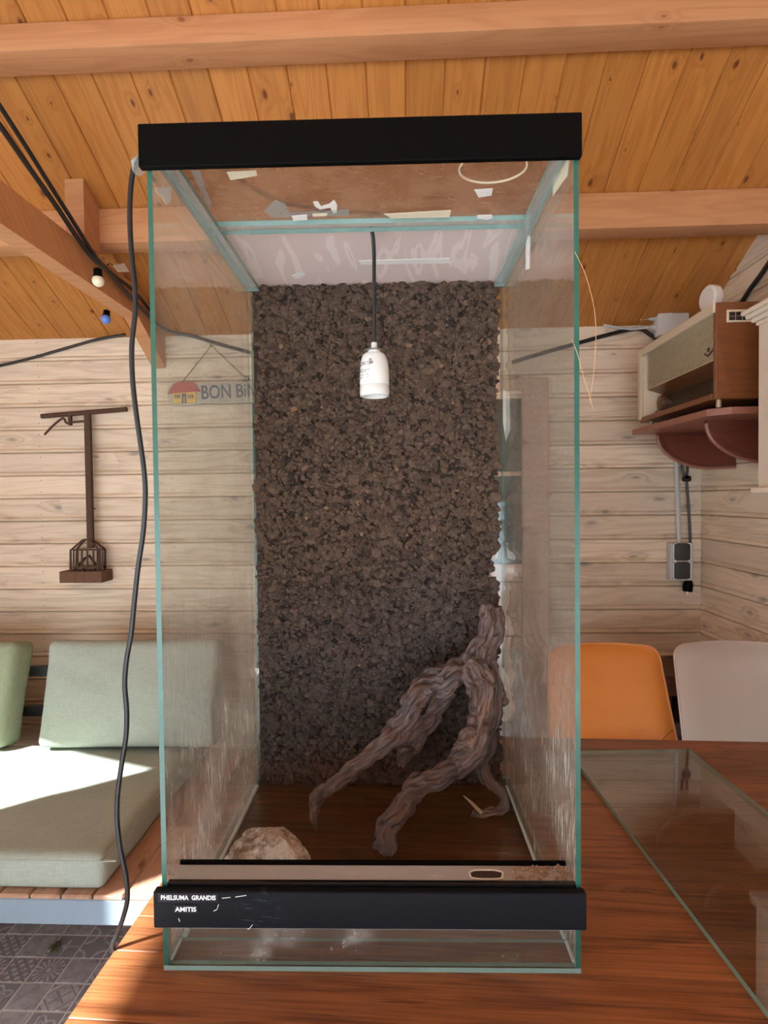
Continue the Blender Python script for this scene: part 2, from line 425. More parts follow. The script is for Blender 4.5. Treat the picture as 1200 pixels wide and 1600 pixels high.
def rockm():
    g = G('crusted_stone'); x, y, z = g.obj()
    n = g.noise(g.vec(x, y, z), 30, 5, .7); d = g.noise(g.vec(x, y, z), 90, 3, .6)
    c = g.mix(n.step(.35,.6), (.20,.14,.105), (.62,.50,.42)); c = g.mix(d.step(.58,.7)*.6, c, (.80,.74,.68)); c = g.mix(d.step(.42,.3)*.7, c, (.12,.08,.06))
    return g.done(g.bsdf(c, .85, 0, .2, g.bump(n+d, .003)))
M['rock'] = rockm()
def darkpane():
    g = G('dark_streaked_glass'); x, y, z = g.obj()
    n = g.noise(g.vec(x*60, y, z*2.5), 1, 3, .6)
    return g.done(g.bsdf(g.mix(n, (.022,.028,.022), (.07,.08,.06)), .45, 0, .06))
M['darkpane'] = darkpane()

# floor tile prints: seven patterns, local coordinates -0.5..0.5 over one tile
TS = .0865
def tilemat(kind):
    g = G('tile_'+kind); X, Y, Z = g.obj(); x, y = X/TS, Y/TS
    rr = (x*x+y*y).sqrt(); ax, ay = x.abs(), y.abs()
    wear = g.noise(g.vec(X, Y, g.rand*9), 45, 4, .65); dark, lite = (.29,.30,.345), (.62,.62,.65)
    if kind == 'plain': m = wear*.55+.2
    elif kind == 'star':
        m = ((ax*ay) < .006)*(rr < .44)
    elif kind == 'checker':
        u = ((x+y)*3.0).frac(); v = ((x-y)*3.0).frac()
        m = ((u-.5).abs() < .3)*((v-.5).abs() < .3)
    elif kind == 'sunburst':
        ang = g.math('ARCTAN2', y, x); m = ((ang*16).sin() > .1)*(rr > .14)*(rr < .48) + (rr < .09)
    elif kind == 'circles':
        d1 = (((ax-.5)*(ax-.5)+(ay-.5)*(ay-.5)).sqrt()-.36).abs(); m = d1 < .05
    elif kind == 'diamond':
        s = ax+ay; m = ((s*12).sin() > .55)*(s > .5) + (s < .5)*.7 - ((ax-ay).abs() < .05)*(rr < .33)*.7
    else:
        ang = g.math('ARCTAN2', y, x); m = ((rr - ((ang*4).sin()*.10+.30)).abs() < .045) + ((rr - ((ang*4).sin()*.05+.14)).abs() < .03)
    m = m if isinstance(m, S) else m
    f = (m.max(0).min(1)*(wear.step(.25,.6)*.7+.2))
    c = g.mix(f, dark, lite); c = g.scale(c, wear*.5+.75)
    return g.done(g.bsdf(c, .55, 0, .4))
TILES = [tilemat(k) for k in ('plain','star','checker','sunburst','circles','diamond','flower')]

# ------------------------------------------------------------------ setting
WY, XR, XL = 2.5, 1.249, -2.3            # back wall, right wall, left wall (inner faces)
WT, SL = 2.045, 0.508                    # height of the back wall, slope of the roof
PS = .1013; Z0 = 1.2407
def ceil_z(Y): return WT + SL*(WY-Y)

def wall_profile(h):
    return [(-h/2,-.012),(-h/2+.0012,-.0020),(-h/2+.0030,.0018),(-h/2+.0060,.0036),(-h/2+.0100,.0034),(-h/2+.0140,.0010),(-h/2+.0175,-.0030),(-h/2+.0190,-.0042),
            (-h/2+.0205,-.0030),(-h/2+.0235,0),(h/2-.006,0),(h/2-.0020,-.003),(h/2,-.012),(h/2,-.018),(-h/2,-.018)]
def plank_mesh(name, L, prof, mat):      # local x along the plank, y across, z out of the wall
    b = MB(); b.prism([(-L/2, a, o) for a, o in prof], (L,0,0)); 
    o = b.build(name, mat, smooth=0); me = o.data; bpy.data.objects.remove(o)
    return me
def put_plank(me, parent, M4):
    o = bpy.data.objects.new('plank', me); link(o); o.parent = parent; o.matrix_local = M4; return o

DX0, DX1, DZ = -.34, .605, 1.80          # door opening in the back wall
wb = MB(); wb.span((XL-.1, WY+.018, 0), (DX0, WY+.07, WT)); wb.span((DX1, WY+.018, 0), (XR+.1, WY+.07, WT)); wb.span((DX0, WY+.018, DZ), (DX1, WY+.07, WT))
wall_back = struct(wb.build('wall_back', M['wallback']))
PROF = wall_profile(PS)
LF, LL, LR = XR-XL, DX0-XL, XR-DX1
mF, mL, mR = (plank_mesh('plank', l, PROF, M['wall']) for l in (LF, LL, LR))
Rback = Matrix(((1,0,0),(0,0,-1),(0,1,0))).to_4x4()     # local y -> up, local z -> toward the camera
k = -13
while True:
    zc = Z0 + (k+.5)*PS
    if zc - PS/2 > WT-.02: break
    if zc > 0:
        if zc + PS/2 > DZ+.03: put_plank(mF, wall_back, Matrix.Translation(((XL+XR)/2, WY, zc)) @ Rback)
        else:
            put_plank(mL, wall_back, Matrix.Translation(((XL+DX0)/2, WY, zc)) @ Rback)
            put_plank(mR, wall_back, Matrix.Translation(((DX1+XR)/2, WY, zc)) @ Rback)
    k += 1
# nail heads: countless pin pricks along two studs
nb = MB()
for k in range(-6, 8):
    for X in (-1.625, -1.03, 1.16):
        for dz in (.03, -.022):
            c = Vector((X+random.uniform(-.004,.004), WY-.0004, Z0+(k+.5)*PS+dz)); nb.lathe([(.0022,0),(.0016,.0008)], c, 6, Matrix.Rotation(PI/2,3,'X'))
o = nb.build('nail_heads', M['ink'], wall_back); o['kind'] = 'stuff'

wr = MB()
wr.prism([(XR+.018, WY, 0),(XR+.018, -2.8, 0),(XR+.018, -2.8, 2.05),(XR+.018,-.25,ceil_z(-.25)),(XR+.018, WY, WT)], (.05,0,0))
wall_right = struct(wr.build('wall_right', M['wallback']))
Rright = Matrix(((0,0,-1),(-1,0,0),(0,1,0))).to_4x4()   # local x -> -Y, y -> up, z -> -X
k = -12
while True:
    zc = Z0 + (k+.5)*PS; zt = zc+PS/2
    if zt > ceil_z(-.1): break
    y1 = WY if zt <= WT else min(WY, WY-(zc-PS/2-WT)/SL+.012)
    y0 = -1.2
    if zc > 0 and y1-y0 > .05:
        me = plank_mesh('plank', y1-y0, PROF, M['wall']); put_plank(me, wall_right, Matrix.Translation((XR, (y0+y1)/2, zc)) @ Rright)
    k += 1

# unseen left wall added as a sun mask; openings shaped to place the sun patches
YF, ZF = -2.8, 2.05                       # front eave
YR = -.25
def roof_z(Y): return ceil_z(Y) if Y >= YR else ceil_z(YR) + (ZF-ceil_z(YR))*(YR-Y)/(YR-YF)
HOLES = [(.76, 1.50, 1.10, 2.00), (-.12, .235, 1.45, 2.20), (-1.0, -.66, 2.60, 2.83), (-2.7, -1.0, 0.0, 2.05)]  # last opening added so the sunlit floor bounces light up to the beams
lb = MB(); ys = sorted({YF, YR, WY, *[round(YF+.1*i,3) for i in range(54) if YF+.1*i < WY], *[h[0] for h in HOLES], *[h[1] for h in HOLES]}); zs = sorted({0, *[h[2] for h in HOLES], *[h[3] for h in HOLES]})
for a, c in zip(ys, ys[1:]):
    for q, e in enumerate(zs):
        f = zs[q+1] if q+1 < len(zs) else 99
        if any(h[0]-1e-6 <= a and c <= h[1]+1e-6 and h[2]-1e-6 <= e and f <= h[3]+1e-6 for h in HOLES): continue
        fa, fc = min(f, roof_z(a)), min(f, roof_z(c))
        if fa <= e+.001 and fc <= e+.001: continue
        lb.prism([(XL-.06,a,e),(XL-.06,c,e),(XL-.06,c,max(fc,e)),(XL-.06,a,max(fa,e))], (.06,0,0))
lb.prism([(XL-.055,1.5,1.27),(XL-.055,1.5,2.0),(XL-.055,.76,2.0),(XL-.055,.76,1.93)], (.05,0,0))      # sloped filler added to trim the sun patch on the cushion
sun_mask_left = struct(lb.build('wall_left', M['wall'], smooth=0))

struct(MB().span((XL-.06, YF-.06, 1.30),(XR+.07, YF, ZF+.01)).build('wall_front', M['wall'], smooth=0))   # unseen screen over the front, added to cut high light onto the beams

# ceiling boards, running down the slope
ang = math.atan(SL); CW = .1085
Lc = (WY+.05-YR)/math.cos(ang)
cprof = [(-CW/2,-.0045),(-CW/2+.0035,0),(CW/2-.0035,0),(CW/2,-.0045),(CW/2,-.018),(-CW/2,-.018)]
mc = plank_mesh('plank', Lc, cprof, M['ceil'])
ym = (WY+.05+YR)/2
cb = MB(); t = Vector((0, -SL, -1)).normalized()*-.018 ; 
cb.prism([(XL-.2, WY+.3, ceil_z(WY+.3)+.022),(XL-.2, YR, ceil_z(YR)+.022),(XL-.2, YR, ceil_z(YR)+.06),(XL-.2, WY+.3, ceil_z(WY+.3)+.06)], (XR-XL+.5,0,0))
cb.prism([(XL-.2, YR, ceil_z(YR)+.022),(XL-.2, YF-.3, roof_z(YF-.3)+.022),(XL-.2, YF-.3, roof_z(YF-.3)+.06),(XL-.2, YR, ceil_z(YR)+.06)], (XR-XL+.5,0,0))
ceiling = struct(cb.build('ceiling', M['ceil'], smooth=0))
ux = Vector((0, math.cos(ang), -math.sin(ang))); uz = Vector((0,-math.sin(ang),-math.cos(ang))); uy = uz.cross(ux)
RC = Matrix((ux, uy, uz)).transposed().to_4x4()
for i in range(34):
    X = XR+.05 - CW*(i+.5) + .012
    if X < XL-.05: break
    put_plank(mc, ceiling, Matrix.Translation((X, ym, ceil_z(ym))) @ RC)

# floor
fb = MB(); fb.span((XL-.1, -2.8, -.06), (XR+.1, WY+.1, -.0012)); floor = struct(fb.build('floor', M['grout']))
tmesh = []
for mt in TILES:
    b = MB(); g2 = .0022
    b.box((0,0,-.002),(TS-.0055, TS-.0055, .004), .0007); o = b.build('tile', mt, smooth=0); tmesh.append(o.data); bpy.data.objects.remove(o)
order = {(0,0):1}
tx0, ty0 = -.985, 1.6035           # a grout crossing seen in the photograph
patt = {(-1,0):1,(0,0):4,(1,0):2,(-2,0):0,(-1,-1):3,(0,-1):0,(-2,-1):2,(1,-1):5,(-2,1):0,(-1,1):0,(0,1):4,(1,1):3,(-1,-2):0,(0,-2):5,(-2,-2):6,(1,-2):6,(0,-3):6,(-1,-3):0}
for i in range(-6, 7):
    for j in range(-7, 4):
        o = bpy.data.objects.new('tile', tmesh[patt.get((i,j), random.randrange(7))]); link(o); o.parent = floor
        o.location = (tx0+(i+.5)*TS, ty0+(j+.5)*TS, random.uniform(-.0002,.0003))
gb = MB(); gb.span((-12,-14,-.1),(12,-2.8,-.02)); struct(gb.build('ground', M['ground']))  # unseen pale plane added outside to bounce light into the room

# door in the back wall
dr = struct(MB().span((DX0, WY+.03, 0),(DX1, WY+.045, DZ)).build('door_1', M['doorwood']))
P = lambda x, y: at(x, y, 'Y', WY)
px0 = .495
for nm, a, b, mt in (('door_post', (px0, WY-.02, 0), (DX1, WY+.04, DZ), 'doorwood'), ('door_post', (DX0, WY-.02, 0), (DX0+.10, WY+.04, DZ), 'doorwood'),
                     ('door_header', (DX0-.0, WY-.022, DZ-.02), (DX1, WY+.04, DZ+.03), 'doorwood'),
                     ('glass_pane', (DX0+.10, WY+.012, 1.035), (px0, WY+.02, DZ-.02), 'darkpane'),
                     ('muntin', (DX0+.10, WY-.0, 1.415), (px0, WY+.012, 1.435), 'doorwood'),
                     ('door_rail', (DX0+.10, WY-.004, .96), (px0, WY+.03, 1.035), 'doorwood'),
                     ('door_panel', (DX0+.10, WY+.01, .72), (px0, WY+.03, .955), 'doorwood'),
                     ('door_panel', (DX0+.10, WY+.01, .05), (px0, WY+.03, .715), 'doorwood')):
    MB().span(a, b, .003).build(nm, M[mt], dr)

# beams
def beam_box(name, a, b, label, M4=None):
    a, b = Vector(a), Vector(b); c = (a+b)/2
    o = MB().span(a, b, .004).build(name, M['beam'], org=c); return tag(o, label, 'beam')
beam_box('ceiling_beam', (XL, 1.475, 2.49), (XR, 1.565, ceil_z(1.475)-.005), 'upper pine cross beam nearest the camera, running along the top of the picture')
beam_box('ceiling_beam', (XL, 1.945, 2.205), (XR, 2.03, ceil_z(1.945)-.005), 'lower pine cross beam behind the black top rail, near the back wall')
# tie beam running away on the left, with a corbel at the wall
bx1 = -1.045; bx0 = bx1-.065
tb = thing('tie_beam', 'long pine beam at far left running toward the back wall, cables draped along it', 'beam', ((bx0+bx1)/2, WY, WT))
b = MB(); poly = [(bx0, WY-.002, WT+.0),(bx0, -.2, WT),(bx0, -.2, WT+.115),(bx0, WY-.15, WT+.115-.0),(bx0, WY-.002, WT+.02)]
b.prism([(bx0, -.2, WT+.005),(bx0, WY-.005, WT+.005),(bx0, WY-.005, WT+.01),(bx0, 2.29, WT+.118),(bx0,-.2,WT+.118)], (bx1-bx0,0,0)); b.build('beam', M['beam'], tb, tb.location, smooth=0)
b = MB(); b.prism([(bx0+.004, 2.25, WT+.004),(bx0+.004, WY-.003, 1.905),(bx0+.004, WY-.003, WT+.004)], (bx1-bx0-.008,0,0))
b.build('corbel', M['beam'], tb, tb.location, smooth=0)
b = MB(); bc = (-1.04, 1.90, 2.25)
b.prism([(-1.098,1.850,2.166),(-1.098,1.944,2.166),(-1.098,1.944,ceil_z(1.944)-.004),(-1.098,1.850,ceil_z(1.850)-.004)], (.062,0,0))
tag(b.build('beam_block', M['beam'], org=bc, smooth=0), 'short pine block wedged between the tie beam and the lower cross beam', 'block')

# ------------------------------------------------------------------ table
TR = math.radians(-1.98); TO = (-.3515, 1.377, .76)
tbl = thing('dining_table', 'large oiled reddish oak table with plank top under the glass terrarium', 'table', (TO[0],TO[1],0), TR)
bands = [.054,.150,.122,.122,.083,.087,.060,.095,.10,.10]; y = 0; TL = 1.5; rt = random.Random(5)
for w in bands:
    cuts = [0] + sorted(rt.sample([.45,.62,.9,1.1,1.25], rt.choice([0,1]))) + [TL]
    if w == .054: cuts = [0, TL]
    for a, c in zip(cuts, cuts[1:]):
        b = MB(); cx = ((a+c)/2, y-w/2, .745); b.box((0,0,0), (c-a-.0003, w-.0004, .03), .0008)
        o = b.build('plank', M['table'], smooth=0); o.parent = tbl; o.location = cx
    y -= w
TD = -y
for a, bq in (((.12,-.10),(TL-.12,-.14)), ((.12,-TD+.14),(TL-.12,-TD+.10))):
    MB().span((a[0],a[1],.66),(bq[0],bq[1],.73), .002).build('apron', M['table'], tbl)
for lx in (.10, TL-.10):
    for ly in (-.12, -TD+.12): MB().span((lx-.045,ly-.045,0),(lx+.045,ly+.045,.73), .004).build('leg', M['table'], tbl)

# ------------------------------------------------------------------ sofa bench and cushions
BX1 = -.40; by0, by1 = 1.435, 2.28
sofa = thing('lounge_bench', 'low lounge bench with blue grey metal frame and brown timber slats by the wall', 'bench', (-1.2, 1.85, 0))
so = sofa.location
MB().span((XL+.05, by0-.02, .242),(BX1, by0, .309), .003).build('apron', M['bluegrey'], sofa, so)
MB().span((XL+.05, by1, .242),(BX1, by1+.02, .309), .003).build('apron', M['bluegrey'], sofa, so)
MB().span((BX1, by0-.02, .242),(BX1+.02, by1+.02, .309), .003).build('side_rail', M['bluegrey'], sofa, so)
for lx in (XL+.12, BX1-.06):
    for ly in (by0+.25, by1-.06): MB().span((lx-.025,ly-.025,0),(lx+.025,ly+.025,.243), .003).build('leg', M['charcoal'], sofa, so)
x = BX1 - .002; n = 0
sb = MB().box((0,0,0),(by1-by0+.022, .078, .012), .003); sme = sb.build('slat', M['slatwood'], smooth=0); smesh = sme.data; bpy.data.objects.remove(sme)
while x > XL+.1:
    o = bpy.data.objects.new('slat', smesh); link(o); o.parent = sofa; o.rotation_euler = (0,0,PI/2)
    o.location = Vector((x-.040, (by0+by1)/2-.011, .3155)) - so; x -= .0825
for z in (.635, .47):
    MB().span((XL+.05, by1-.005, z-.021),(-.80, by1+.02, z+.021), .003).build('back_rail', M['charcoal'], sofa, so)
for lx in (XL+.2, -1.30, -.84): MB().span((lx-.02, by1+.02, .25),(lx+.02, by1+.045, .655), .003).build('back_post', M['charcoal'], sofa, so)

def soft_box(name, size, r, mat, bulge=0, namp=.004, nfreq=9, seed=0, res=(22,22,8), parent=None, loc=(0,0,0), rot=(0,0,0), pinch=0):
    bm = bmesh.new(); hx, hy, hz = (s/2 for s in size)
    vmap = {}
    nx, ny, nz = res
    def vert(i, j, k):
        key = (i,j,k)
        if key in vmap: return vmap[key]
        u, v, w = -1+2*i/nx, -1+2*j/ny, -1+2*k/nz
        # denser near the rims
        e = lambda q: math.copysign(1-(1-abs(q))**1.35, q)
        p = Vector((e(u)*hx, e(v)*hy, e(w)*hz))
        q = Vector((max(-hx+r, min(hx-r, p.x)), max(-hy+r, min(hy-r, p.y)), max(-hz+r, min(hz-r, p.z))))
        d = p-q
        if d.length > 1e-9: p = q + d.normalized()*r
        un, vn = p.x/hx, p.y/hy
        p.z += math.copysign(1, w)*bulge*(1-un*un)*(1-vn*vn)*abs(w)
        if pinch: p.x *= 1-pinch*(1-vn*vn)*.5; p.y *= 1-pinch*(1-un*un)*.5
        nv = mnoise.noise(p*nfreq+Vector((seed*3.1,seed,0)))+.5*mnoise.noise(p*nfreq*2.3+Vector((seed,0,seed)))
        wr = mnoise.noise(Vector((p.x*nfreq*.7+p.y*nfreq*2.4, p.y*4, seed)))
        p += Vector((0,0,1))*(nv*namp+wr*namp*.6)*(1 if w > 0 else -.5) + Vector((nv*.5, wr*.5, 0))*namp
        vmap[key] = bm.verts.new(p); return vmap[key]
    def quad(a, b, c, d):
        try: bm.faces.new([vert(*a), vert(*b), vert(*c), vert(*d)])
        except ValueError: pass
    for i in range(nx):
        for j in range(ny):
            quad((i,j,0),(i,j+1,0),(i+1,j+1,0),(i+1,j,0)); quad((i,j,nz),(i+1,j,nz),(i+1,j+1,nz),(i,j+1,nz))
        for k in range(nz):
            quad((i,0,k),(i+1,0,k),(i+1,0,k+1),(i,0,k+1)); quad((i,ny,k),(i,ny,k+1),(i+1,ny,k+1),(i+1,ny,k))
    for j in range(ny):
        for k in range(nz):
            quad((0,j,k),(0,j,k+1),(0,j+1,k+1),(0,j+1,k)); quad((nx,j,k),(nx,j+1,k),(nx,j+1,k+1),(nx,j,k+1))
    bmesh.ops.recalc_face_normals(bm, faces=bm.faces)
    me = bpy.data.meshes.new(name); bm.to_mesh(me); bm.free(); me.materials.append(mat)
    me.polygons.foreach_set('use_smooth', [True]*len(me.polygons))
    return place(me, name, parent, loc, rot)
# seat cushion
sx0, sx1, sy0, sy1, sz0, sz1 = -2.14, -.792, 1.428, 2.10, .322, .414
sc = thing('seat_cushion', 'wide flat sage green linen seat cushion lying on the bench slats', 'cushion', ((sx0+sx1)/2,(sy0+sy1)/2,sz0))
soft_box('pad', (sx1-sx0, sy1-sy0, sz1-sz0), .022, M['fabric'], .006, .0035, 5, 3, (60,34,8), sc, (0,0,(sz1-sz0)/2))
hx, hy = (sx1-sx0)/2, (sy1-sy0)/2
seam = [(-hx+.02,-hy+.003,.078),(0,-hy+.002,.078),(hx-.02,-hy+.004,.077),(hx-.006,-hy+.012,.077),(hx-.003,-hy+.03,.077),(hx-.001,0,.077),(hx-.004,hy-.03,.076)]
MB().tube(spline(seam, 8), .0022, 6).build('piping', M['fabric'], sc)
def back_cushion(px0, px1, pyt, label, seed, mat, w, X, rz=0):
    t = thing('back_cushion', label, 'cushion', (X, 2.09, .414), rz, 'sage back cushions on the bench')
    o = soft_box('cover', (w, .385, .13), .03, mat, .030, .006, 6, seed, (36,28,10), t, (0, .035, .190), (math.radians(76), 0, 0), pinch=.035)
    pts = [(-w/2+.02,-.05,.36),(0,-.046,.372),(w/2-.02,-.05,.36)]
    return t
back_cushion(0,0,0,'plump sage green back cushion leaning behind the black cable and the left glass', 2, M['fabric'], .65, -1.035, math.radians(1.0))
back_cushion(0,0,0,'olive green back cushion cut off by the left edge of the picture', 5, M['fabric2'], .65, -1.80, math.radians(-3))

# ------------------------------------------------------------------ chairs
def chair(X, Y, mat, pipe, label, rz=0, top=.82, w0=.225, w1=.185, sw=.40):
    t = thing('dining_chair', label, 'chair', (X, Y, 0), rz, 'upholstered chairs behind the table')
    zb = .46; H = top-zb; rc = .045; NU, NV = 20, 22; vv = [1-(1-j/22)**1.6 for j in range(23)]
    def hw(v):
        z = v*H; w = w0+(w1-w0)*v**.8; dv = max(0, z-(H-rc)); return w-rc+math.sqrt(max(0, rc*rc-dv*dv))
    def pt(u, v, side):
        x = u*hw(v); z = zb+v*H
        edge = (1-abs(u)**5)*(1-max(0,(v-.85)/.15)**2*.9)
        yy = .10*v - .035*u*u + (-.024*edge if side == 0 else .020*edge)
        return Vector((x, yy, z))
    b = MB(); vs = [pt(-1+2*i/NU, vv[j], s) for s in (0,1) for j in range(NV+1) for i in range(NU+1)]
    q = (NU+1)*(NV+1); fs = []
    for s in (0,1):
        for j in range(NV):
            for i in range(NU):
                a = s*q+j*(NU+1)+i; f = (a, a+1, a+NU+2, a+NU+1); fs.append(f if s == 0 else f[::-1])
    ring = [i for i in range(NU+1)] + [(j)*(NU+1)+NU for j in range(1,NV+1)] + [NV*(NU+1)+i for i in range(NU-1,-1,-1)] + [j*(NU+1) for j in range(NV-1,0,-1)]
    for a, c in zip(ring, ring[1:]+ring[:1]): fs.append((c, a, a+q, c+q))
    b.add(vs, fs); br = b.build('backrest', mat, t, smooth=.9)
    edge = [pt(-1, vv[j], 0) for j in range(NV+1)] + [pt(-1+2*i/NU, 1, 0) for i in range(1,NU)] + [pt(1, vv[j], 0) for j in range(NV,-1,-1)]
    o = MB().tube([p+Vector((0,-.001,0)) for p in edge], .0032, 6).build('piping', pipe, br)
    for s in (-1, 1):
        c = [pt(s*(.985-.36*k/8), .20-.20*(k/8)**1.7*1.0, 0)+Vector((0,-.0006,0)) for k in range(9)]
        MB().tube(c, .0012, 5).build('seam', M['seam'], br)
    so_ = soft_box('seat', (sw, .44, .075), .03, mat, .012, .001, 5, 1, (16,16,6), t, (0,-.20,.445))
    for sx in (-1,1):
        for (ya, yb) in ((-.38,-.42),(.02,.06)):
            MB().tube([(sx*(sw/2-.03), ya, .42),(sx*(sw/2-.005), yb, 0)], [.014,.010], 8).build('leg', M['cable'], t)
    return t
chair(.688, 1.99, M['orange'], M['pipeorange'], 'orange leather dining chair behind the table, right of the terrarium', top=.797, w0=.222, w1=.19, sw=.34)
chair(1.052, 1.85, M['taupe'], M['pipetaupe'], 'taupe grey leather dining chair in the right corner behind the table', 0, .838, .188, .186, .36)
chair(.205, 2.0, M['greyleather'], M['pipetaupe'], 'grey leather dining chair mostly hidden by the cork panel', top=.79)

# dark sideboard glimpsed between the two right chairs
sd = thing('low_sideboard', 'low dark sideboard with knotty wooden top glimpsed between two chairs', 'cabinet', (1.11, 2.34, 0))
MB().span((.98,2.20,.565),(1.235,2.47,.64), .004).build('top_board', M['darkwood'], sd, sd.location)
MB().span((1.0,2.22,.03),(1.225,2.46,.565), .004).build('body', M['blackglossy'], sd, sd.location)
MB().tube([(1.10,2.205,.20),(1.10,2.205,.47)], .009, 10).build('handle', M['chrome'], sd, sd.location)  # chrome bar added to stand in for an unidentified bright glint
for lx in (1.03,1.19):
    for ly in (2.25,2.43): MB().span((lx-.015,ly-.015,0),(lx+.015,ly+.015,.03)).build('foot', M['blackglossy'], sd, sd.location)

# ------------------------------------------------------------------ terrarium (local: x right, y away, z up)
TA = (-.299, .6703, .76); TW, TDp, TH = .5, .475, .985; GT = .006
ter = thing('terrarium', 'tall empty glass terrarium with black rails and cork back standing on the table', 'terrarium', TA, math.radians(.97))
def gpane(name, a, b, face, mat, edge='glassedge', label=None):
    a, b = Vector(a), Vector(b); mb = MB(); ax = 'xyz'.index(face)
    mb.span(a, b)
    mb.mi = []
    for f in mb.f:
        pts = [Vector(mb.v[i]) for i in f]; n = (pts[1]-pts[0]).cross(pts[2]-pts[0])
        k = max(range(3), key=lambda i: abs(n[i])); mb.mi.append(0 if k == ax else 1)
    o = mb.build(name, [M[mat], M[edge]], ter, smooth=0)
    if label: o['label'] = label
    return o
gpane('side_glass', (0,0,GT), (GT,TDp,TH-GT), 'x', 'glass')
gpane('side_glass', (TW-GT,0,GT), (TW,TDp,TH-GT), 'x', 'glass')
gpane('floor_glass', (0,0,0), (TW,TDp,GT), 'z', 'glassfloor', 'glassedgepale')
gpane('back_glass', (GT,TDp-GT,GT), (TW-GT,TDp,TH-GT), 'y', 'glassback')
gpane('front_glass', (GT,.002,GT), (TW-GT,.008,.098), 'y', 'glassfront', 'glassedgepale')
CB0 = .195
gpane('lid_glass', (0,.004,TH-GT), (TW,CB0,TH), 'z', 'glasslid', 'glassedgepale')
gpane('cross_brace', (GT,CB0-.012,TH-GT-.007), (TW-GT,CB0+.016,TH-GT), 'z', 'glassback', 'glassedgepale')
for a, wdt in ((GT, .023), (TW-GT-.018, .018)):
    gpane('edge_brace', (a, .01, TH-GT-.0145), (a+wdt, TDp-.045, TH-GT-.0075), 'z', 'glassbrace', 'glassedgepale')
# gauze over the rear of the lid
MB().span((GT,CB0+.001,TH-.004),(TW,TDp,TH-.003)).build('lid_gauze', M['gauze'], ter)
# rails
MB().span((-.006,-.010,.9505),(TW+.001,-.001,1.0), .0012).build('top_rail', M['black'], ter)
brail = MB().span((-.006,-.012,.0605),(TW+.003,-.001,.1045), .0012).build('bottom_rail', M['rail'], ter)
MB().span((GT,-.001,.0985),(TW-GT,.006,.1085), .001).build('rail_lip', M['blackglossy'], ter)
vsheet = MB().span((GT,.006,.1015),(TW-GT,.042,.1035)).build('vent_sheet', M['vent'], ter)
MB().span((GT,.040,.094),(TW-GT,.045,.108), .0008).build('vent_frame', M['black'], ter)
gpane('vent_glass', (GT,.0395,GT), (TW-GT,.0448,.094), 'y', 'glassback', 'glassedgepale')
# a torn hole in the vent sheet, rimmed with old glue
b = MB(); hc = Vector((.392,.022,.1037)); ring = []
for k in range(22):
    a = 2*PI*k/22; ring.append(hc+Vector((math.copysign(abs(math.cos(a))**.6, math.cos(a))*.020+random.uniform(-.0012,.0012), math.copysign(abs(math.sin(a))**.7, math.sin(a))*.0085, 0)))
b.prism(ring, (0,0,.0004)); b.build('vent_hole', plain('dark_brown_gap', (.045,.02,.014), .8), vsheet)
MB().tube([p+Vector((0,0,.0006)) for p in ring+ring[:1]], .0011, 5).build('glue_rim', M['paper'], vsheet)
# crumbs of substrate on the vent
b = MB(); rc_ = random.Random(3)
for k in range(90):
    s = rc_.uniform(.0008,.0030)
    b.box((rc_.uniform(.425,.492), rc_.uniform(.008,.040), .1037+s*.4), (s*1.5,s,s), 0, Matrix.Rotation(rc_.uniform(0,3),3,'Z') @ Matrix.Rotation(rc_.uniform(0,1),3,'X'))
o = b.build('substrate_crumbs', plain('crumbs', (.36,.24,.17), .9, namt=.4, nscale=300), ter, smooth=0); o['kind'] = 'stuff'
# silicone seams
def seam_bar(a, bq, r, mat='silicone', n=5): MB().tube([a, bq], r, n).build('silicone_seam', M[mat], ter)
seam_bar((GT+.002,.045,GT+.001),(GT+.002,.43,GT+.001), .0042); seam_bar((TW-GT-.001,.045,GT+.001),(TW-GT-.001,.43,GT+.001), .0022)
seam_bar((GT,.0095,.047),(TW-GT,.0095,.047), .0022)
seam_bar((GT,.009,GT+.001),(GT,.04,GT+.001), .0022); seam_bar((TW-GT,.009,GT+.001),(TW-GT,.04,GT+.001), .0022)
seam_bar((GT+.0015,.01,TH-.008),(GT+.0015,.43,TH-.008), .003, 'glassedgepale'); seam_bar((TW-GT-.0015,.01,TH-.008),(TW-GT-.0015,.43,TH-.008), .003, 'glassedgepale')
# embossed name tape
me = text_mesh('PHELSUMA  GRANDIS', .0082, .0002, .00025); me.materials.append(M['lettering'])
MB().span((.0, -.0128, .0925),(.072,-.0119,.1035)).build('name_tape', M['tapelabel'], brail)
o = place(me, 'lettering', brail, (.0035,-.0129,.0958), (PI/2,0,0)); wd = max(v.co.x for v in me.vertices); o.scale = (.0655/wd, .92, 1)
MB().span((.019, -.0128, .0795),(.0475,-.0119,.0895)).build('name_tape', M['tapelabel'], brail)
me = text_mesh('AMITIS', .0082, .0002, .00025); me.materials.append(M['lettering'])
o = place(me, 'lettering', brail, (.0205,-.0129,.0818), (PI/2,0,0)); wd = max(v.co.x for v in me.vertices); o.scale = (.0250/wd, .92, 1)
b = MB()
for p in ([(.076,.0975),(.086,.0985)], [(.092,.099),(.105,.101)], [(.072,.090),(.070,.084),(.066,.082)], [(.112,.066),(.107,.060),(.105,.0615)], [(.024,.073),(.0255,.069)]):
    MB().tube([(x,-.0122,z) for x, z in p], .00045, 4).build('paint_scratch', M['paper'], brail)
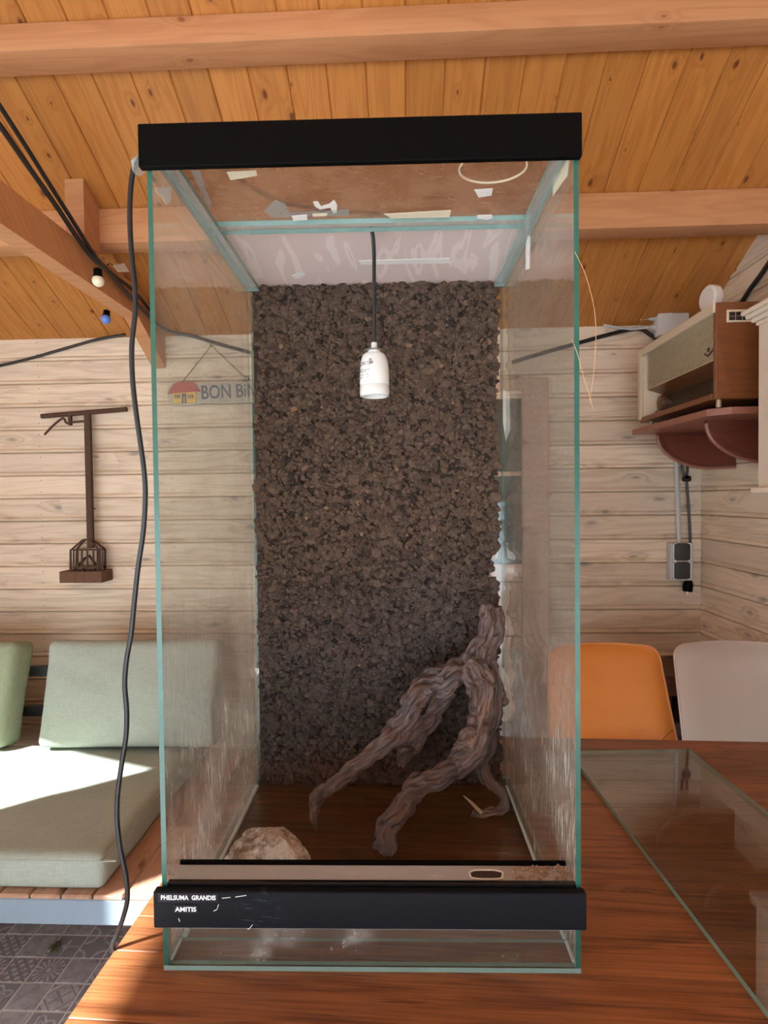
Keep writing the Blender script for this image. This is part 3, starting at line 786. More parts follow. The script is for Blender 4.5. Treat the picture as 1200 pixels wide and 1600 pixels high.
# paper, tape and paint remnants stuck on the glass
def remnant(name, pts, nrm, mat, th=.0006, label=None):
    b = MB(); b.prism([Vector(p) for p in pts], Vector(nrm)*th); o = b.build(name, M[mat], ter, smooth=0)
    if label: o['label'] = label
TI = Matrix.Translation(TA) @ Matrix.Rotation(math.radians(.97), 4, 'Z'); TINV = TI.inverted()
def onl(px, py, ax, v):                     # terrarium-local point seen at a pixel, on the local plane ax = v
    o, d = TINV @ CAMP, TINV.to_3x3() @ ray(px, py); i = 'xyz'.index(ax); return o + d*((v-o[i])/d[i])
def rem_px(name, pix, ax, v, nrm, mat, label=None): remnant(name, [onl(x, y, ax, v) for x, y in pix], nrm, mat, .0006, label)
ZL = TH-GT-.0004
rem_px('paper_remnant', [(243,294),(266,292),(267,316),(259,319),(252,306),(245,302)], 'x', GT+.0004, (1,0,0), 'paper')
rem_px('tape_remnant', [(884,252),(889,250),(886,275),(864,306),(865,284)], 'x', TW-GT-.0004, (-1,0,0), 'tape')
rem_px('tape_remnant', [(825,366),(828,370),(827,420),(822,422),(822,384)], 'x', TW-GT-.0004, (-1,0,0), 'paper')
rem_px('paper_remnant', [(489,315),(496,314),(502,322),(515,318),(522,312),(527,320),(526,332),(521,333),(516,324),(500,327),(492,322)], 'z', ZL, (0,0,-1), 'paper')
rem_px('paper_remnant', [(741,296),(770,294),(768,305),(748,308)], 'z', ZL, (0,0,-1), 'paper')
ZC = TH-GT-.0078
rem_px('tape_remnant', [(600,334),(705,328),(702,339),(612,341)], 'z', ZC, (0,0,-1), 'tape')
rem_px('paper_remnant', [(456,337),(480,335),(480,343),(458,345)], 'z', ZC, (0,0,-1), 'paper')
rem_px('tape_remnant', [(488,334),(512,333),(510,337),(489,338)], 'z', ZC, (0,0,-1), 'tape')
rem_px('paper_remnant', [(746,336),(768,335),(770,340),(762,343),(745,341)], 'z', ZC, (0,0,-1), 'paper')
ZG = TH-.0045
rem_px('tape_remnant', [(560,407),(640,405),(702,403),(705,411),(640,412),(565,413)], 'z', ZG, (0,0,-1), 'paper')
rem_px('tape_remnant', [(455,430),(470,426),(478,428),(462,436)], 'z', ZG, (0,0,-1), 'paper')
rem_px('tape_remnant', [(354,268),(400,266),(402,274),(360,281)], 'z', ZL, (0,0,-1), 'tape')
b = MB(); cc = onl(770, 262, 'z', ZL)
b.tube([cc+Vector((math.cos(a)*.042, math.sin(a)*.034, -.0004)) for a in [PI*(-.12)+PI*1.24*k/20 for k in range(21)]], .0014, 4); b.build('glue_ring', M['tape'], ter)
# grey tape patches and a lead lying on top of the lid
for pix in ([(298,266),(312,266),(330,318),(327,325),(322,318)], [(412,330),(430,312),(446,318),(452,332),(546,327),(544,336),(425,339)]):
    rem_px('grey_tape', pix, 'z', ZL, (0,0,-1), 'glassbrace')
# paper scraps on the back glass along the ragged right cork edge
for k, pix in enumerate(([(768,853),(779,848),(778,872),(766,876),(762,866)], [(786,608),(796,620),(797,672),(790,690),(786,660)], [(783,1040),(797,1062),(793,1078),(784,1082)], [(786,1100),(800,1097),(806,1108),(800,1124),(783,1128)], [(397,1042),(408,1046),(402,1056)])):
    rem_px('paper_remnant', pix, 'y', .462, (0,-1,0), 'paper')
b = MB()
for pts in ([(898,393),(915,430),(928,480),(931,520),(929,570),(924,610),(920,632)], [(893,530),(902,552),(912,590),(920,615),(927,640)]):
    b.tube(spline([TINV @ atd(x, y, .66) for x, y in pts], 6), .00032, 5)
b.build('loose_thread', M['copper'], ter)
MB().lathe([(.012,0),(.010,.004),(.004,.006),(.004,.010)], onl(219,259,'y',.01), 16, Matrix.Rotation(math.radians(-60),3,'Y')).build('cable_clip', M['glassbrace'], ter)

# cork backdrop: a dark slab with thousands of real granules pressed together
CX0, CX1, CY, CZ0, CZ1 = .012, .486, .434, .006, .978
rs = np.random.RandomState(4)
def rag(z):      # ragged right edge
    e = CX1
    for zz, d, w in ((.445,.014,.020),(.415,.020,.012),(.30,.010,.02),(.22,.016,.02),(.16,.012,.02),(.60,.006,.03),(.72,.008,.05)):
        e -= d*math.exp(-((z-zz)/w)**2)
    return e
b = MB(); prof = [(CX0,.445,CZ0),(CX0,.445,CZ1)] + [(rag(CZ1-(CZ1-CZ0)*k/60)-.004,.445,CZ1-(CZ1-CZ0)*k/60) for k in range(61)]
b.prism(prof, (0,.014,0))
ckb = b.build('cork_backing', plain('cork_shadow_bed', (.035,.022,.015), .95), ter, smooth=0)
bm = bmesh.new(); bmesh.ops.create_icosphere(bm, subdivisions=2, radius=1); bm.verts.index_update(); IV = np.array([v.co[:] for v in bm.verts]); IF = np.array([[v.index for v in f.verts] for f in bm.faces]); bm.free()
bm = bmesh.new(); bmesh.ops.create_icosphere(bm, subdivisions=1, radius=1); bm.verts.index_update(); IV1 = np.array([v.co[:] for v in bm.verts]); IF1 = np.array([[v.index for v in f.verts] for f in bm.faces]); bm.free()
V, Fc, SH = [], [], []; base = 0
def granules(n, rmin, rmax, y0, y1, IVs, IFs):
    global base
    for i in range(n):
        z = rs.uniform(CZ0+.003, CZ1-.001); x = rs.uniform(CX0+.003, rag(z)-.002); r = rmin+(rmax-rmin)*rs.rand()**2.0
        yy = rs.uniform(y0, y1)
        d = rs.normal(size=3); cuts = rs.normal(size=(7,3)); cuts /= np.linalg.norm(cuts, axis=1)[:,None]
        P = IVs.copy()
        for c in cuts:                      # chop facets off, as crushed bark has
            h = P @ c; lim = rs.uniform(.55,.9); over = np.maximum(h-lim, 0); P -= over[:,None]*c
        P *= r*np.array([rs.uniform(.8,1.4), rs.uniform(.42,.62), rs.uniform(.75,1.25)])
        a = rs.uniform(-.9,.9); ca, sa = math.cos(a), math.sin(a)
        P = np.stack([P[:,0]*ca-P[:,2]*sa, P[:,1], P[:,0]*sa+P[:,2]*ca], 1) + np.array([x, yy, z])
        V.append(P); Fc.append(IFs+base); base += len(IVs); SH.append(np.full(len(IVs), min(1, max(0, rs.normal(.56,.15) if rs.rand() > .05 else rs.uniform(0,.18)))))
granules(5200, .0065, .0110, .4405, .4455, IV1, IF1)
granules(7000, .0038, .0072, .4378, .4415, IV1, IF1)
granules(5200, .0020, .0040, .4365, .4400, IV1, IF1)
granules(160, .0085, .0125, .4390, .4425, IV, IF)
V = np.concatenate(V); Fc = np.concatenate(Fc); SH = np.concatenate(SH)
me = bpy.data.meshes.new('cork_granules'); me.vertices.add(len(V)); me.vertices.foreach_set('co', V.ravel().astype(np.float32))
me.loops.add(len(Fc)*3); me.loops.foreach_set('vertex_index', Fc.ravel().astype(np.int32)); me.polygons.add(len(Fc)); me.polygons.foreach_set('loop_start', np.arange(0,len(Fc)*3,3,dtype=np.int32))
me.update(); at_ = me.attributes.new('shade', 'FLOAT', 'POINT'); at_.data.foreach_set('value', SH.astype(np.float32)); me.materials.append(M['cork'])
me.polygons.foreach_set('use_smooth', [True]*len(Fc)); me.set_sharp_from_angle(angle=.55)
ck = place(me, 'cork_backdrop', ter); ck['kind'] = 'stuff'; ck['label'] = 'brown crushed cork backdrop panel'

# ------------------------------------------------------------------ lamp holder hanging in the terrarium
lc = atd(585.5, 620, .905)
Lm = thing('pendant_lamp_holder', 'white porcelain lamp holder hanging on a black cord inside the terrarium', 'lamp holder', (lc.x, lc.y, lc.z))
R0 = .0233
prof = [(R0*.86,.0),(R0*.97,.001),(R0*1.0,.004),(R0*1.0,.0165),(R0*.975,.0172),(R0*.975,.0178),(R0*.995,.0185),(R0*.99,.036),(R0*.95,.050),(R0*.86,.060),(R0*.78,.0645),(R0*.70,.0665),(R0*.3,.0668)]
prof = [(R0*.80,.02),(R0*.80,.0012)] + prof
b = MB(); b.lathe(prof, (0,0,0), 40, caps=True); b.build('socket_body', M['porcelain'], Lm, smooth=.7)
MB().lathe([(R0*.42,.0660),(R0*.42,.0712)], n=20).build('neck', M['porcelain'], Lm)
MB().lathe([(.002,.0712),(R0*.66,.0712),(R0*.72,.0720),(R0*.66,.0729),(.004,.0742)], n=32).build('metal_washer', M['steel'], Lm)
MB().lathe([(.0046,.0738),(.0046,.0840),(.0036,.0845)], n=16).build('cord_grip', M['greylight'], Lm)
# faded print: smudged black marks without readable letters
b = MB(); rp = random.Random(11)
def onbody(th, z): r = R0*.992+.0002 if z < .04 else R0*(.99-(z-.036)*2.9)+.0003; return Vector((r*math.cos(th), r*math.sin(th), z))
for row, zc, th0, th1, n in ((0,.050,-2.75,-1.75,9),(1,.047,-2.8,-2.05,8),(2,.0385,-2.8,-1.95,8),(3,.0355,-2.8,-2.1,8),(4,.031,-2.75,-2.35,4),(4,.031,-2.05,-1.95,2),(5,.0275,-2.8,-2.4,4),(5,.0275,-2.05,-1.95,2)):
    for k in range(n):
        th = th0+(th1-th0)*k/max(1,n-1); h = .0013 if row < 2 else .0007
        pts = [onbody(th+rp.uniform(-.02,.02), zc+rp.uniform(-h,h)) for q in range(3)]; b.tube(pts, .00060, 4)
b.tube(spline([onbody(-1.95,.046),onbody(-1.78,.0485),onbody(-1.72,.053),onbody(-1.82,.0545),onbody(-1.86,.051),onbody(-1.74,.0475),onbody(-1.64,.0485),onbody(-1.66,.051)],4), .0006, 4)
b.build('faded_print', M['ink'], Lm)
cord = [lc+Vector((0,0,.084)), atd(585,500,.90), atd(584.5,450,.895), atd(584.5,400,.89), atd(583,372,.885), atd(580,356,.882), atd(577,346,.880)]
top = cord[-1]+Vector((0,.012,.022))
lid = [TI @ Vector((x, y, TH+.004)) for x, y in ((.262,.19),(.20,.175),(.135,.155),(.095,.11),(.075,.07),(.05,.035))]
cord += [cord[-1]+Vector((0,.004,.012))] + lid
MB().tube(spline(cord, 6), .0030, 8).build('cord', M['cable'], Lm, Lm.location)

# black cable hanging outside on the left
CBL = [(238,238),(228,240),(216,250),(208,268),(204,300),(203,345),(206,400),(211,450),(211,490),(206,540),(207,590),(212,640),(219,690),(225,735),(227,775),(224,830),(216,885),(210,940),(205,990),(198,1030),(195,1070),(198,1110),(197,1150),(190,1195),(184,1240),(183,1280),(188,1325),(197,1370),(199,1405),(192,1435),(182,1462),(177,1484)]
pts = [atd(x, y, .685+.045*i/len(CBL)) for i, (x, y) in enumerate(CBL)]
e = pts[-1]; pts += [e+Vector((.012,.02,-.05)), e+Vector((.05,.05,-.12)), e+Vector((.08,.07,-.35)), e+Vector((.085,.075,-.735))]
o = MB().tube(spline(pts, 5), .0031, 8).build('power_cable', M['cable'], org=pts[-1]); tag(o, 'long wavy black power cable hanging down outside the left glass', 'cable')

# ------------------------------------------------------------------ driftwood
CEN = []                                     # centre-line samples: point, frame, arc length, seed
def branch(pix, strands=5, seed=1, out=None, tw=2.2):
    """pix: (x, y, distance, radius in pixels); strands twist round the centre line"""
    r0 = random.Random(seed); cen = spline([atd(x, y, D) for x, y, D, r in pix], 9)
    rr = [Vector((r*D/FPX*.93,0,0)) for x, y, D, r in pix]; rad = [max(.002, v.x) for v in spline(rr, 9)]
    cen = [c+Vector((mnoise.noise(c*30+Vector((seed,0,0))), mnoise.noise(c*30+Vector((0,seed,9))), mnoise.noise(c*30+Vector((5,0,seed)))))*rad[i]*.38 for i, c in enumerate(cen)]
    out.tube(cen, [r*.60 for r in rad], 10)
    N = len(cen); L = 0
    for i in range(N):
        t = (cen[min(i+1,N-1)]-cen[max(i-1,0)]).normalized(); a = t.cross(Vector((0,1,.01))).normalized(); L += (cen[i]-cen[max(i-1,0)]).length
        CEN.append((cen[i], a, t.cross(a), L, seed, tw*i/N*2))
    for s in range(strands):
        ph = 2*PI*s/strands + r0.uniform(-.3,.3); pts, rs_ = [], []
        for i in range(N):
            t = (cen[min(i+1,N-1)]-cen[max(i-1,0)]).normalized(); a = t.cross(Vector((0,1,.01))).normalized(); bq = t.cross(a)
            th = ph + tw*i/N*2 + .9*mnoise.noise(Vector((i*.12, s*7, seed))); wob = .66+.22*mnoise.noise(Vector((i*.22, s*3.3, seed*1.7)))
            pts.append(cen[i]+(a*math.cos(th)+bq*math.sin(th))*rad[i]*wob); rs_.append(max(.0012, rad[i]*(.31+.17*mnoise.noise(Vector((i*.26, seed, s*5.1))))))
        out.tube(pts, rs_, 7)
dw = MB()
branch([(763,944,1.055,17),(761,965,1.05,17),(756,990,1.045,14),(747,1018,1.04,18),(736,1038,1.03,27),(744,1062,1.02,29),(752,1090,1.01,25),(747,1125,1.0,23),(742,1155,.99,24),(728,1186,.98,22),(700,1208,.965,20),(668,1222,.955,21),(645,1238,.945,23),(628,1260,.935,21),(610,1284,.925,21),(600,1305,.917,20),(603,1326,.910,17),(606,1338,.907,11)], 6, 1, dw)
branch([(777,947,1.06,10),(780,975,1.055,11),(776,1000,1.05,12),(766,1025,1.045,15),(768,1055,1.04,15),(772,1085,1.035,16),(771,1110,1.03,15),(768,1140,1.03,14),(764,1170,1.03,14),(752,1195,1.03,12),(756,1212,1.025,13),(775,1228,1.02,11),(786,1245,1.015,10),(787,1260,1.01,11),(775,1270,1.01,10),(755,1272,1.01,9),(738,1268,1.01,8)], 5, 2, dw)
branch([(738,1040,1.035,26),(712,1052,1.035,24),(690,1064,1.03,24),(668,1076,1.025,21),(650,1092,1.02,23),(642,1114,1.01,19),(622,1140,1.005,21),(600,1162,1.0,20),(578,1180,.997,15),(556,1198,.995,14),(535,1215,.99,15),(512,1232,.985,14),(497,1248,.98,14),(491,1266,.978,10),(491,1284,.976,8),(495,1297,.974,4)], 6, 3, dw)
branch([(705,1074,1.06,18),(688,1095,1.065,17),(668,1125,1.07,18),(650,1155,1.075,19),(636,1178,1.075,17),(629,1198,1.07,11)], 5, 4, dw)
branch([(752,1130,1.0,18),(738,1155,.985,23),(725,1180,.98,21),(716,1200,.975,14)], 5, 5, dw)
branch([(772,1080,1.04,14),(786,1094,1.045,11),(790,1100,1.047,6)], 4, 6, dw)
branch([(700,1048,1.045,16),(675,1052,1.045,14),(655,1066,1.04,12),(645,1082,1.035,9)], 4, 7, dw)
branch([(590,1322,.912,12),(584,1318,.912,8)], 3, 8, dw)
dwo = dw.build('driftwood', M['drift'], smooth=0)
base_pt = atd(606,1338,.907)
md = dwo.modifiers.new('r', 'REMESH'); md.mode = 'VOXEL'; md.voxel_size = .0016
dg = bpy.context.evaluated_depsgraph_get(); me2 = bpy.data.meshes.new_from_object(dwo.evaluated_get(dg)); bpy.data.objects.remove(dwo)
co = np.zeros(len(me2.vertices)*3, np.float32); me2.vertices.foreach_get('co', co); co = co.reshape(-1,3)
nr = np.zeros(len(me2.vertices)*3, np.float32); me2.vertices.foreach_get('normal', nr); nr = nr.reshape(-1,3)
from mathutils.kdtree import KDTree
kd = KDTree(len(CEN))
for i, c in enumerate(CEN): kd.insert(c[0], i)
kd.balance(); dd = np.zeros(len(co)); gr = np.zeros(len(co), np.float32)
for i, p in enumerate(co):
    v = Vector(p); _, k, _ = kd.find(v); c, a, bq, L, sd_, ph = CEN[k]; d = v-c; L2 = L + d.dot(a.cross(bq)); th = math.atan2(d.dot(bq), d.dot(a)) - ph
    g1 = mnoise.noise(Vector((math.cos(th)*1.9, math.sin(th)*1.9, L2*16+sd_*7))); g2 = mnoise.noise(Vector((math.cos(th)*4.4, math.sin(th)*4.4, L2*24+sd_*3)))
    g3 = mnoise.noise(Vector((math.cos(th)*9, math.sin(th)*9, L2*40+sd_)))
    dd[i] = -.0042*max(0, .32-abs(g1))*1.5 - .0022*max(0,.26-abs(g2))*2 + .0009*g3 + .0018*mnoise.noise(v*42); gr[i] = .5+.5*g2+.25*g3
co = co + nr*dd[:,None]
zf = .76+GT+.0008; co[:,2] = np.maximum(co[:,2], zf)
ddx = np.array([base_pt.x, base_pt.y, zf]); me2.vertices.foreach_set('co', (co-ddx).ravel().astype(np.float32)); me2.update()
at_ = me2.attributes.new('grain', 'FLOAT', 'POINT'); at_.data.foreach_set('value', gr)
me2.materials.clear(); me2.materials.append(M['drift']); me2.polygons.foreach_set('use_smooth', [True]*len(me2.polygons))
dwo = place(me2, 'driftwood', None, tuple(ddx)); tag(dwo, 'gnarled brown driftwood root with three legs leaning on the cork', 'driftwood')
b = MB(); b.tube([atd(752,1270,1.008), atd(738,1255,1.002), atd(724,1243,.998)], [.0035,.0028,.0006], 6); b.build('broken_twig', plain('pale_split_wood', (.42,.27,.18), .8), dwo, ddx)

# stone in the left front corner
bm = bmesh.new(); bmesh.ops.create_icosphere(bm, subdivisions=5, radius=1)
pl = [(Vector((.80,.15,.58)).normalized(),.62),(Vector((-.42,-.15,.9)).normalized(),.55),(Vector((.05,-.75,.65)).normalized(),.62),(Vector((.1,.2,1)).normalized(),.66),(Vector((-.9,.2,.25)).normalized(),.8)]
for v in bm.verts:
    p = v.co.copy()
    for n_, h in pl:
        q = p.dot(n_)-h
        if q > 0: p -= n_*q
    p += v.co*(mnoise.noise(v.co*2.1)*.12+mnoise.noise(v.co*6)*.05+mnoise.noise(v.co*15)*.025)
    v.co = Vector((p.x*.068, p.y*.036, max(p.z,-.30)*.041))
me = bpy.data.meshes.new('stone'); bm.to_mesh(me); bm.free(); me.materials.append(M['rock']); me.polygons.foreach_set('use_smooth',[True]*len(me.polygons))
zmin = min(v.co.z for v in me.vertices)
rk = atd(416, 1345, .885); ro = place(me, 'stone', None, (rk.x, rk.y+.012, .76+GT+.0012-zmin), (0,0,.1)); tag(ro, 'craggy beige stone in the front left corner of the terrarium', 'stone')

# ------------------------------------------------------------------ loose glass pane on the table
gp = MB(); gp.span((0,-.86,0),(.267,0,.0075))
gp.mi = [0 if max(range(3), key=lambda i: abs(((Vector(gp.v[f[1]])-Vector(gp.v[f[0]])).cross(Vector(gp.v[f[2]])-Vector(gp.v[f[0]])))[i])) == 2 else 1 for f in gp.f]
o = gp.build('glass_pane', [M['glasspane'], M['paneedge']], smooth=0); o.location = (.3476,1.2635,.7606); o.rotation_euler = (0,0,math.radians(3.2))
tag(o, 'loose clear glass pane lying flat on the table right of the terrarium', 'glass pane')

# ------------------------------------------------------------------ radio on its shelf
ry0, ry1, rx0, rx1, rz0, rz1 = 1.72, 2.27, .895, 1.20, 1.605, 1.883
RD = thing('vintage_radio', 'vintage walnut valve radio with cream framed grille standing on the shelf', 'radio', ((rx0+rx1)/2,(ry0+ry1)/2,rz0-.022))
ro_ = RD.location
# cabinet shell: open to the front (-x)
b = MB()
b.span((rx0+.006,ry0,rz0),(rx1,ry0+.018,rz1), .003); b.span((rx0+.006,ry1-.014,rz0),(rx1,ry1,rz1), .003)
b.span((rx0+.006,ry0+.018,rz1-.014),(rx1,ry1-.014,rz1), .002); b.span((rx0+.002,ry0+.018,rz0),(rx1,ry1-.014,rz0+.018), .002)
b.span((rx1-.012,ry0+.018,rz0+.018),(rx1,ry1-.014,rz1-.014))
b.build('cabinet', M['walnut'], RD, ro_)
b = MB(); fr = .026
b.span((rx0,ry0+.004,rz1-.028),(rx0+.014,ry1,rz1), .002); b.span((rx0,ry1-fr,rz0+.010),(rx0+.014,ry1,rz1-.028), .002)
b.build('cream_frame', M['creamframe'], RD, ro_)
gz0 = rz0+.115
MB().span((rx0+.020,ry0+.018,gz0),(rx0+.024,ry1-fr-.03,rz1-.028)).build('grille_cloth', M['grilledark'], RD, ro_)
b = MB(); nsl = 22
for k in range(nsl):
    z = gz0+.006+(rz1-.030-gz0-.006)*k/(nsl-1); b.span((rx0+.013,ry0+.018,z-.0015),(rx0+.0175,ry1-fr-.03,z+.0015))
o = b.build('grille_slats', M['grille'], RD, ro_, smooth=0); o['kind'] = 'stuff'
MB().span((rx0+.013,ry0+.018,gz0+.001),(rx0+.020,ry1-fr-.03,gz0+.006), .0005).build('gold_strip', M['gold'], RD, ro_)
# cheek at the far end, sloped ledge and recessed dial
MB().prism([(rx0+.012,ry1-fr,rz0+.02),(rx0+.012,ry1-fr,rz1-.021),(rx0+.07,ry1-fr-.03,rz1-.021),(rx0+.07,ry1-fr-.03,rz0+.02)], (0,.004,0)).build('cheek', M['creamframe'], RD, ro_)
MB().prism([(rx0+.016,ry0+.018,gz0),(rx0+.085,ry0+.018,gz0-.022),(rx0+.085,ry0+.018,gz0+.004),(rx0+.022,ry0+.018,gz0+.004)], (0,ry1-ry0-.018-fr-.03,0)).build('ledge', M['walnut'], RD, ro_)
MB().prism([(rx0+.030,ry0+.018,rz0+.018),(rx0+.082,ry0+.018,gz0-.022),(rx0+.090,ry0+.018,gz0-.022),(rx0+.038,ry0+.018,rz0+.018)], (0,ry1-ry0-.018-fr-.03,0)).build('dial_glass', plain('dial_glass', (.055,.042,.030), .15, namt=.4, nscale=30), RD, ro_)
mx = Matrix.Rotation(-PI/2, 3, 'Y')
MB().lathe([(.030,0),(.030,.012),(.026,.018),(.012,.022)], (rx0+.052,ry1-fr-.085,rz0+.058), 24, mx).build('tuning_knob', M['darkwood'], RD, ro_)
MB().tube([(rx0+.012,ry0+.025,gz0+.035),(rx0+.011,ry0+.055,gz0+.020),(rx0+.012,ry0+.075,gz0+.032)], .003, 6).build('emblem', M['darkwood'], RD, ro_)
MB().lathe([(.007,0),(.007,.003)], (rx0+.014,ry0+.055,gz0+.040), 12, mx).build('emblem', M['darkwood'], RD, ro_)
MB().prism([(rx0+.010,ry0-.0005,rz0+.02),(rx0+.010,ry0-.0005,rz1-.10),(rx0+.045,ry0-.0005,rz0+.02)], (0,-.0015,0)).build('veneer_facet', M['walnut'], RD, ro_)
vx0, vx1, vz0, vz1 = .930, 1.115, 1.824, 1.860
vf = MB().span((vx0,ry0-.003,vz0),(vx1,ry0+.001,vz1), .0008).build('side_vent_frame', M['creamframe'], RD, ro_)
b = MB()
for i in range(9):
    for j in range(2):
        a = vx0+.005+i*(vx1-vx0-.01)/9; b.span((a+.001,ry0-.004,vz0+.005+j*.0125),(a+(vx1-vx0-.01)/9-.001,ry0-.0028,vz0+.0165+j*.0125))
b.build('side_vent_cells', M['grilledark'], vf, ro_, smooth=0)
for fx, fy in ((rx0+.03,ry0+.03),(rx0+.03,ry1-.05),(rx1-.04,ry0+.03),(rx1-.04,ry1-.05)):
    MB().cyl((fx,fy,rz0+.001),(fx,fy,rz0-.0215), .0075, 12).build('foot', plain('brass_peg', (.40,.30,.20), .4, .4), RD, ro_)
SH_ = thing('wall_shelf', 'dark mahogany wall shelf on quarter round brackets below the radio', 'shelf', (1.1,2.02,rz0-.045))
so_ = SH_.location; st, sbm = rz0-.0225, rz0-.043
b = MB(); b.prism([(.885,2.30,sbm),(.905,1.78,sbm),(.955,1.735,sbm),(XR-.003,1.735,sbm),(XR-.003,2.30,sbm)], (0,0,st-sbm)); b.build('board', M['mahoedge'], SH_, so_, smooth=0)
for yy in (2.235, 1.875):
    arc = [(.955, yy, sbm)]
    for k in range(0, 15):
        a = PI/2*k/14; arc.append((XR-.09-(XR-.09-.955)*math.cos(a), yy, sbm-.01-.125*math.sin(a)))
    arc += [(XR-.004, yy, sbm-.132),(XR-.004, yy, sbm)]
    bk = MB().prism(arc, (0,.018,0)).build('bracket', M['mahogany'], SH_, so_, smooth=.4)
    MB().tube([Vector(p)+Vector((-.001,.002,0)) for p in arc[1:-1]], .006, 8).build('bracket_rim', M['mahoedge'], bk, so_)
    MB().prism([(q[0]+.02, q[1]-.003, q[2]+.01) for q in arc[2:-3]]+[(XR-.02,yy-.003,sbm-.125),(XR-.02,yy-.003,sbm-.012),(.985,yy-.003,sbm-.012)], (0,.004,0)).build('bracket_face', M['mahogany'], bk, so_, smooth=.4)

# round white device on the radio
rd = thing('round_speaker', 'small round white disc device standing on top of the radio', 'speaker', (1.04, 2.02, rz1))
Mx = Matrix.Rotation(math.radians(6), 3, 'Z') @ Matrix.Rotation(-PI/2, 3, 'Y')
MB().lathe([(.001,.018),(.040,.016),(.046,.010),(.047,-.006),(.044,-.014),(.001,-.016)], (0,0,.108), 32, Mx).build('disc', M['white'], rd)
MB().lathe([(.026,0),(.026,.004),(.008,.010),(.007,.065)], n=20).build('stem', M['white'], rd)

# cabinet at the right edge
cbn = thing('wall_cabinet', 'cream painted wall cabinet with cornice at the right edge of the picture', 'cabinet', (1.12, 1.35, 1.33))
co_ = cbn.location; cx0 = .968; cy1, cy0 = 1.63, 1.05; cz0, cz1 = 1.345, 1.788
b = MB(); b.span((cx0+.018,cy0,cz0),(XR-.003,cy1,cz1), .002); b.build('carcass', M['cream'], cbn, co_)
b = MB()
for (ya, yb, za, zb) in ((cy1-.05,cy1,cz0,cz1),(cy0,cy0+.05,cz0,cz1),(cy0+.05,cy1-.05,cz1-.075,cz1),(cy0+.05,cy1-.05,cz0,cz0+.05)): b.span((cx0,ya,za),(cx0+.018,yb,zb), .0015)
df = b.build('door_frame', M['cream'], cbn, co_)
b = MB(); L = [(cy1-.05,cy1-.043),(cy0+.043,cy0+.05)]
for ya, yb in L: b.span((cx0+.002,ya,cz0+.05),(cx0+.02,yb,cz1-.075), .001)
b.span((cx0+.002,cy0+.05,cz1-.082),(cx0+.02,cy1-.05,cz1-.075)); b.span((cx0+.002,cy0+.05,cz0+.05),(cx0+.02,cy1-.05,cz0+.057))
b.build('glazing_bead', M['creamlip'], df, co_)
MB().span((cx0+.012,cy0+.05,cz0+.057),(cx0+.0175,cy1-.05,cz1-.082)).build('door_glass', M['darkpane'], df, co_)
b = MB()
for i, (o_, z0_, z1_) in enumerate(((.006,cz1,cz1+.010),(.014,cz1+.010,cz1+.022),(.024,cz1+.022,cz1+.034),(.032,cz1+.034,cz1+.046))): b.span((cx0-o_,cy0,z0_),(XR-.003,cy1+o_,z1_), .003)
b.build('cornice', M['cream'], cbn, co_)
MB().span((cx0-.014,cy0,cz0-.016),(XR-.003,cy1+.012,cz0), .003).build('base_moulding', M['cream'], cbn, co_)

# ------------------------------------------------------------------ electrics on the walls
def on(px, py, off=.0): return at(px, py, 'Y', WY-off)
jb = thing('junction_box', 'grey cable junction box at the top of the back wall behind the radio', 'junction box', on(1048,505,.0))
a, c_ = on(1024,486,.03), on(1072,520,.03)
MB().span((a.x,WY-.06,c_.z-.015),(c_.x,WY-.001,a.z), .006).build('box', M['greylight'], jb, jb.location)
for py in (497, 511):
    p = on(1024, py, .03); MB().lathe([(.012,0),(.012,.012),(.009,.016),(.009,.028)], (p.x,WY-.03,p.z), 14, Matrix.Rotation(-PI/2,3,'Y')).build('gland', M['grey'], jb, jb.location)
    q = Vector((p.x-.028,WY-.03,p.z))
    MB().tube(spline([q, q+Vector((-.08,.012,-.002)), q+Vector((-.18,.018,.01 if py < 500 else .018))],6), .006, 8).build('conduit', M['grey'], jb, jb.location)
ot = thing('wall_socket', 'grey double wall socket with two black flaps in the right corner', 'socket', on(1061,876))
a, c_ = on(1044,848,.02), on(1079,906,.02)
MB().span((a.x,WY-.045,c_.z),(c_.x,WY-.0005,a.z), .004).build('housing', M['grey'], ot, ot.location)
for y0_, y1_ in ((849,876),(878,905)):
    a, c_ = on(1052,y0_,.05), on(1079,y1_,.05)
    fl = MB().span((a.x,WY-.052,c_.z),(c_.x,WY-.044,a.z), .004).build('flap', plain('flap_black', (.035,.035,.038), .45), ot, ot.location)
    w, h = (c_.x-a.x), (a.z-c_.z)
    for sx in (0,1):
        X = a.x+w*sx; s = 1 if sx == 0 else -1
        MB().tube([(X+s*.012,WY-.053,a.z),(X+s*.002,WY-.053,a.z-.002),(X,WY-.053,a.z-.010),(X,WY-.053,c_.z+.010),(X+s*.002,WY-.053,c_.z+.002),(X+s*.012,WY-.053,c_.z)], .0022, 6).build('flap_rim', M['white'], fl, ot.location)
b = MB().tube([on(1056,690,.012), on(1058,760,.012), on(1061,849,.012)], .0095, 10); b.build('conduit', M['grey'], ot, ot.location)
pc = thing('plug_cable', 'black looped flex with toggle bead and hanging plug beside the wall socket', 'cable', on(1073,915))
b = MB(); b.tube(spline([on(1066,722,.03),on(1066,732,.03),on(1069,742,.03),on(1072,750,.03)],4), .0055, 8); b.tube(spline([on(1074,722,.03),on(1074,735,.03),on(1073,750,.03),on(1076,790,.025),on(1078,830,.022),on(1079.5,870,.02),on(1079,895,.025),on(1076,908,.03)],4), .0055, 8)
b.build('flex', M['cable'], pc, pc.location)
p = on(1073,748,.03); MB().lathe([(.004,-.014),(.015,-.012),(.019,0),(.015,.012),(.004,.014)], p, 18).build('toggle_bead', M['blackglossy'], pc, pc.location)
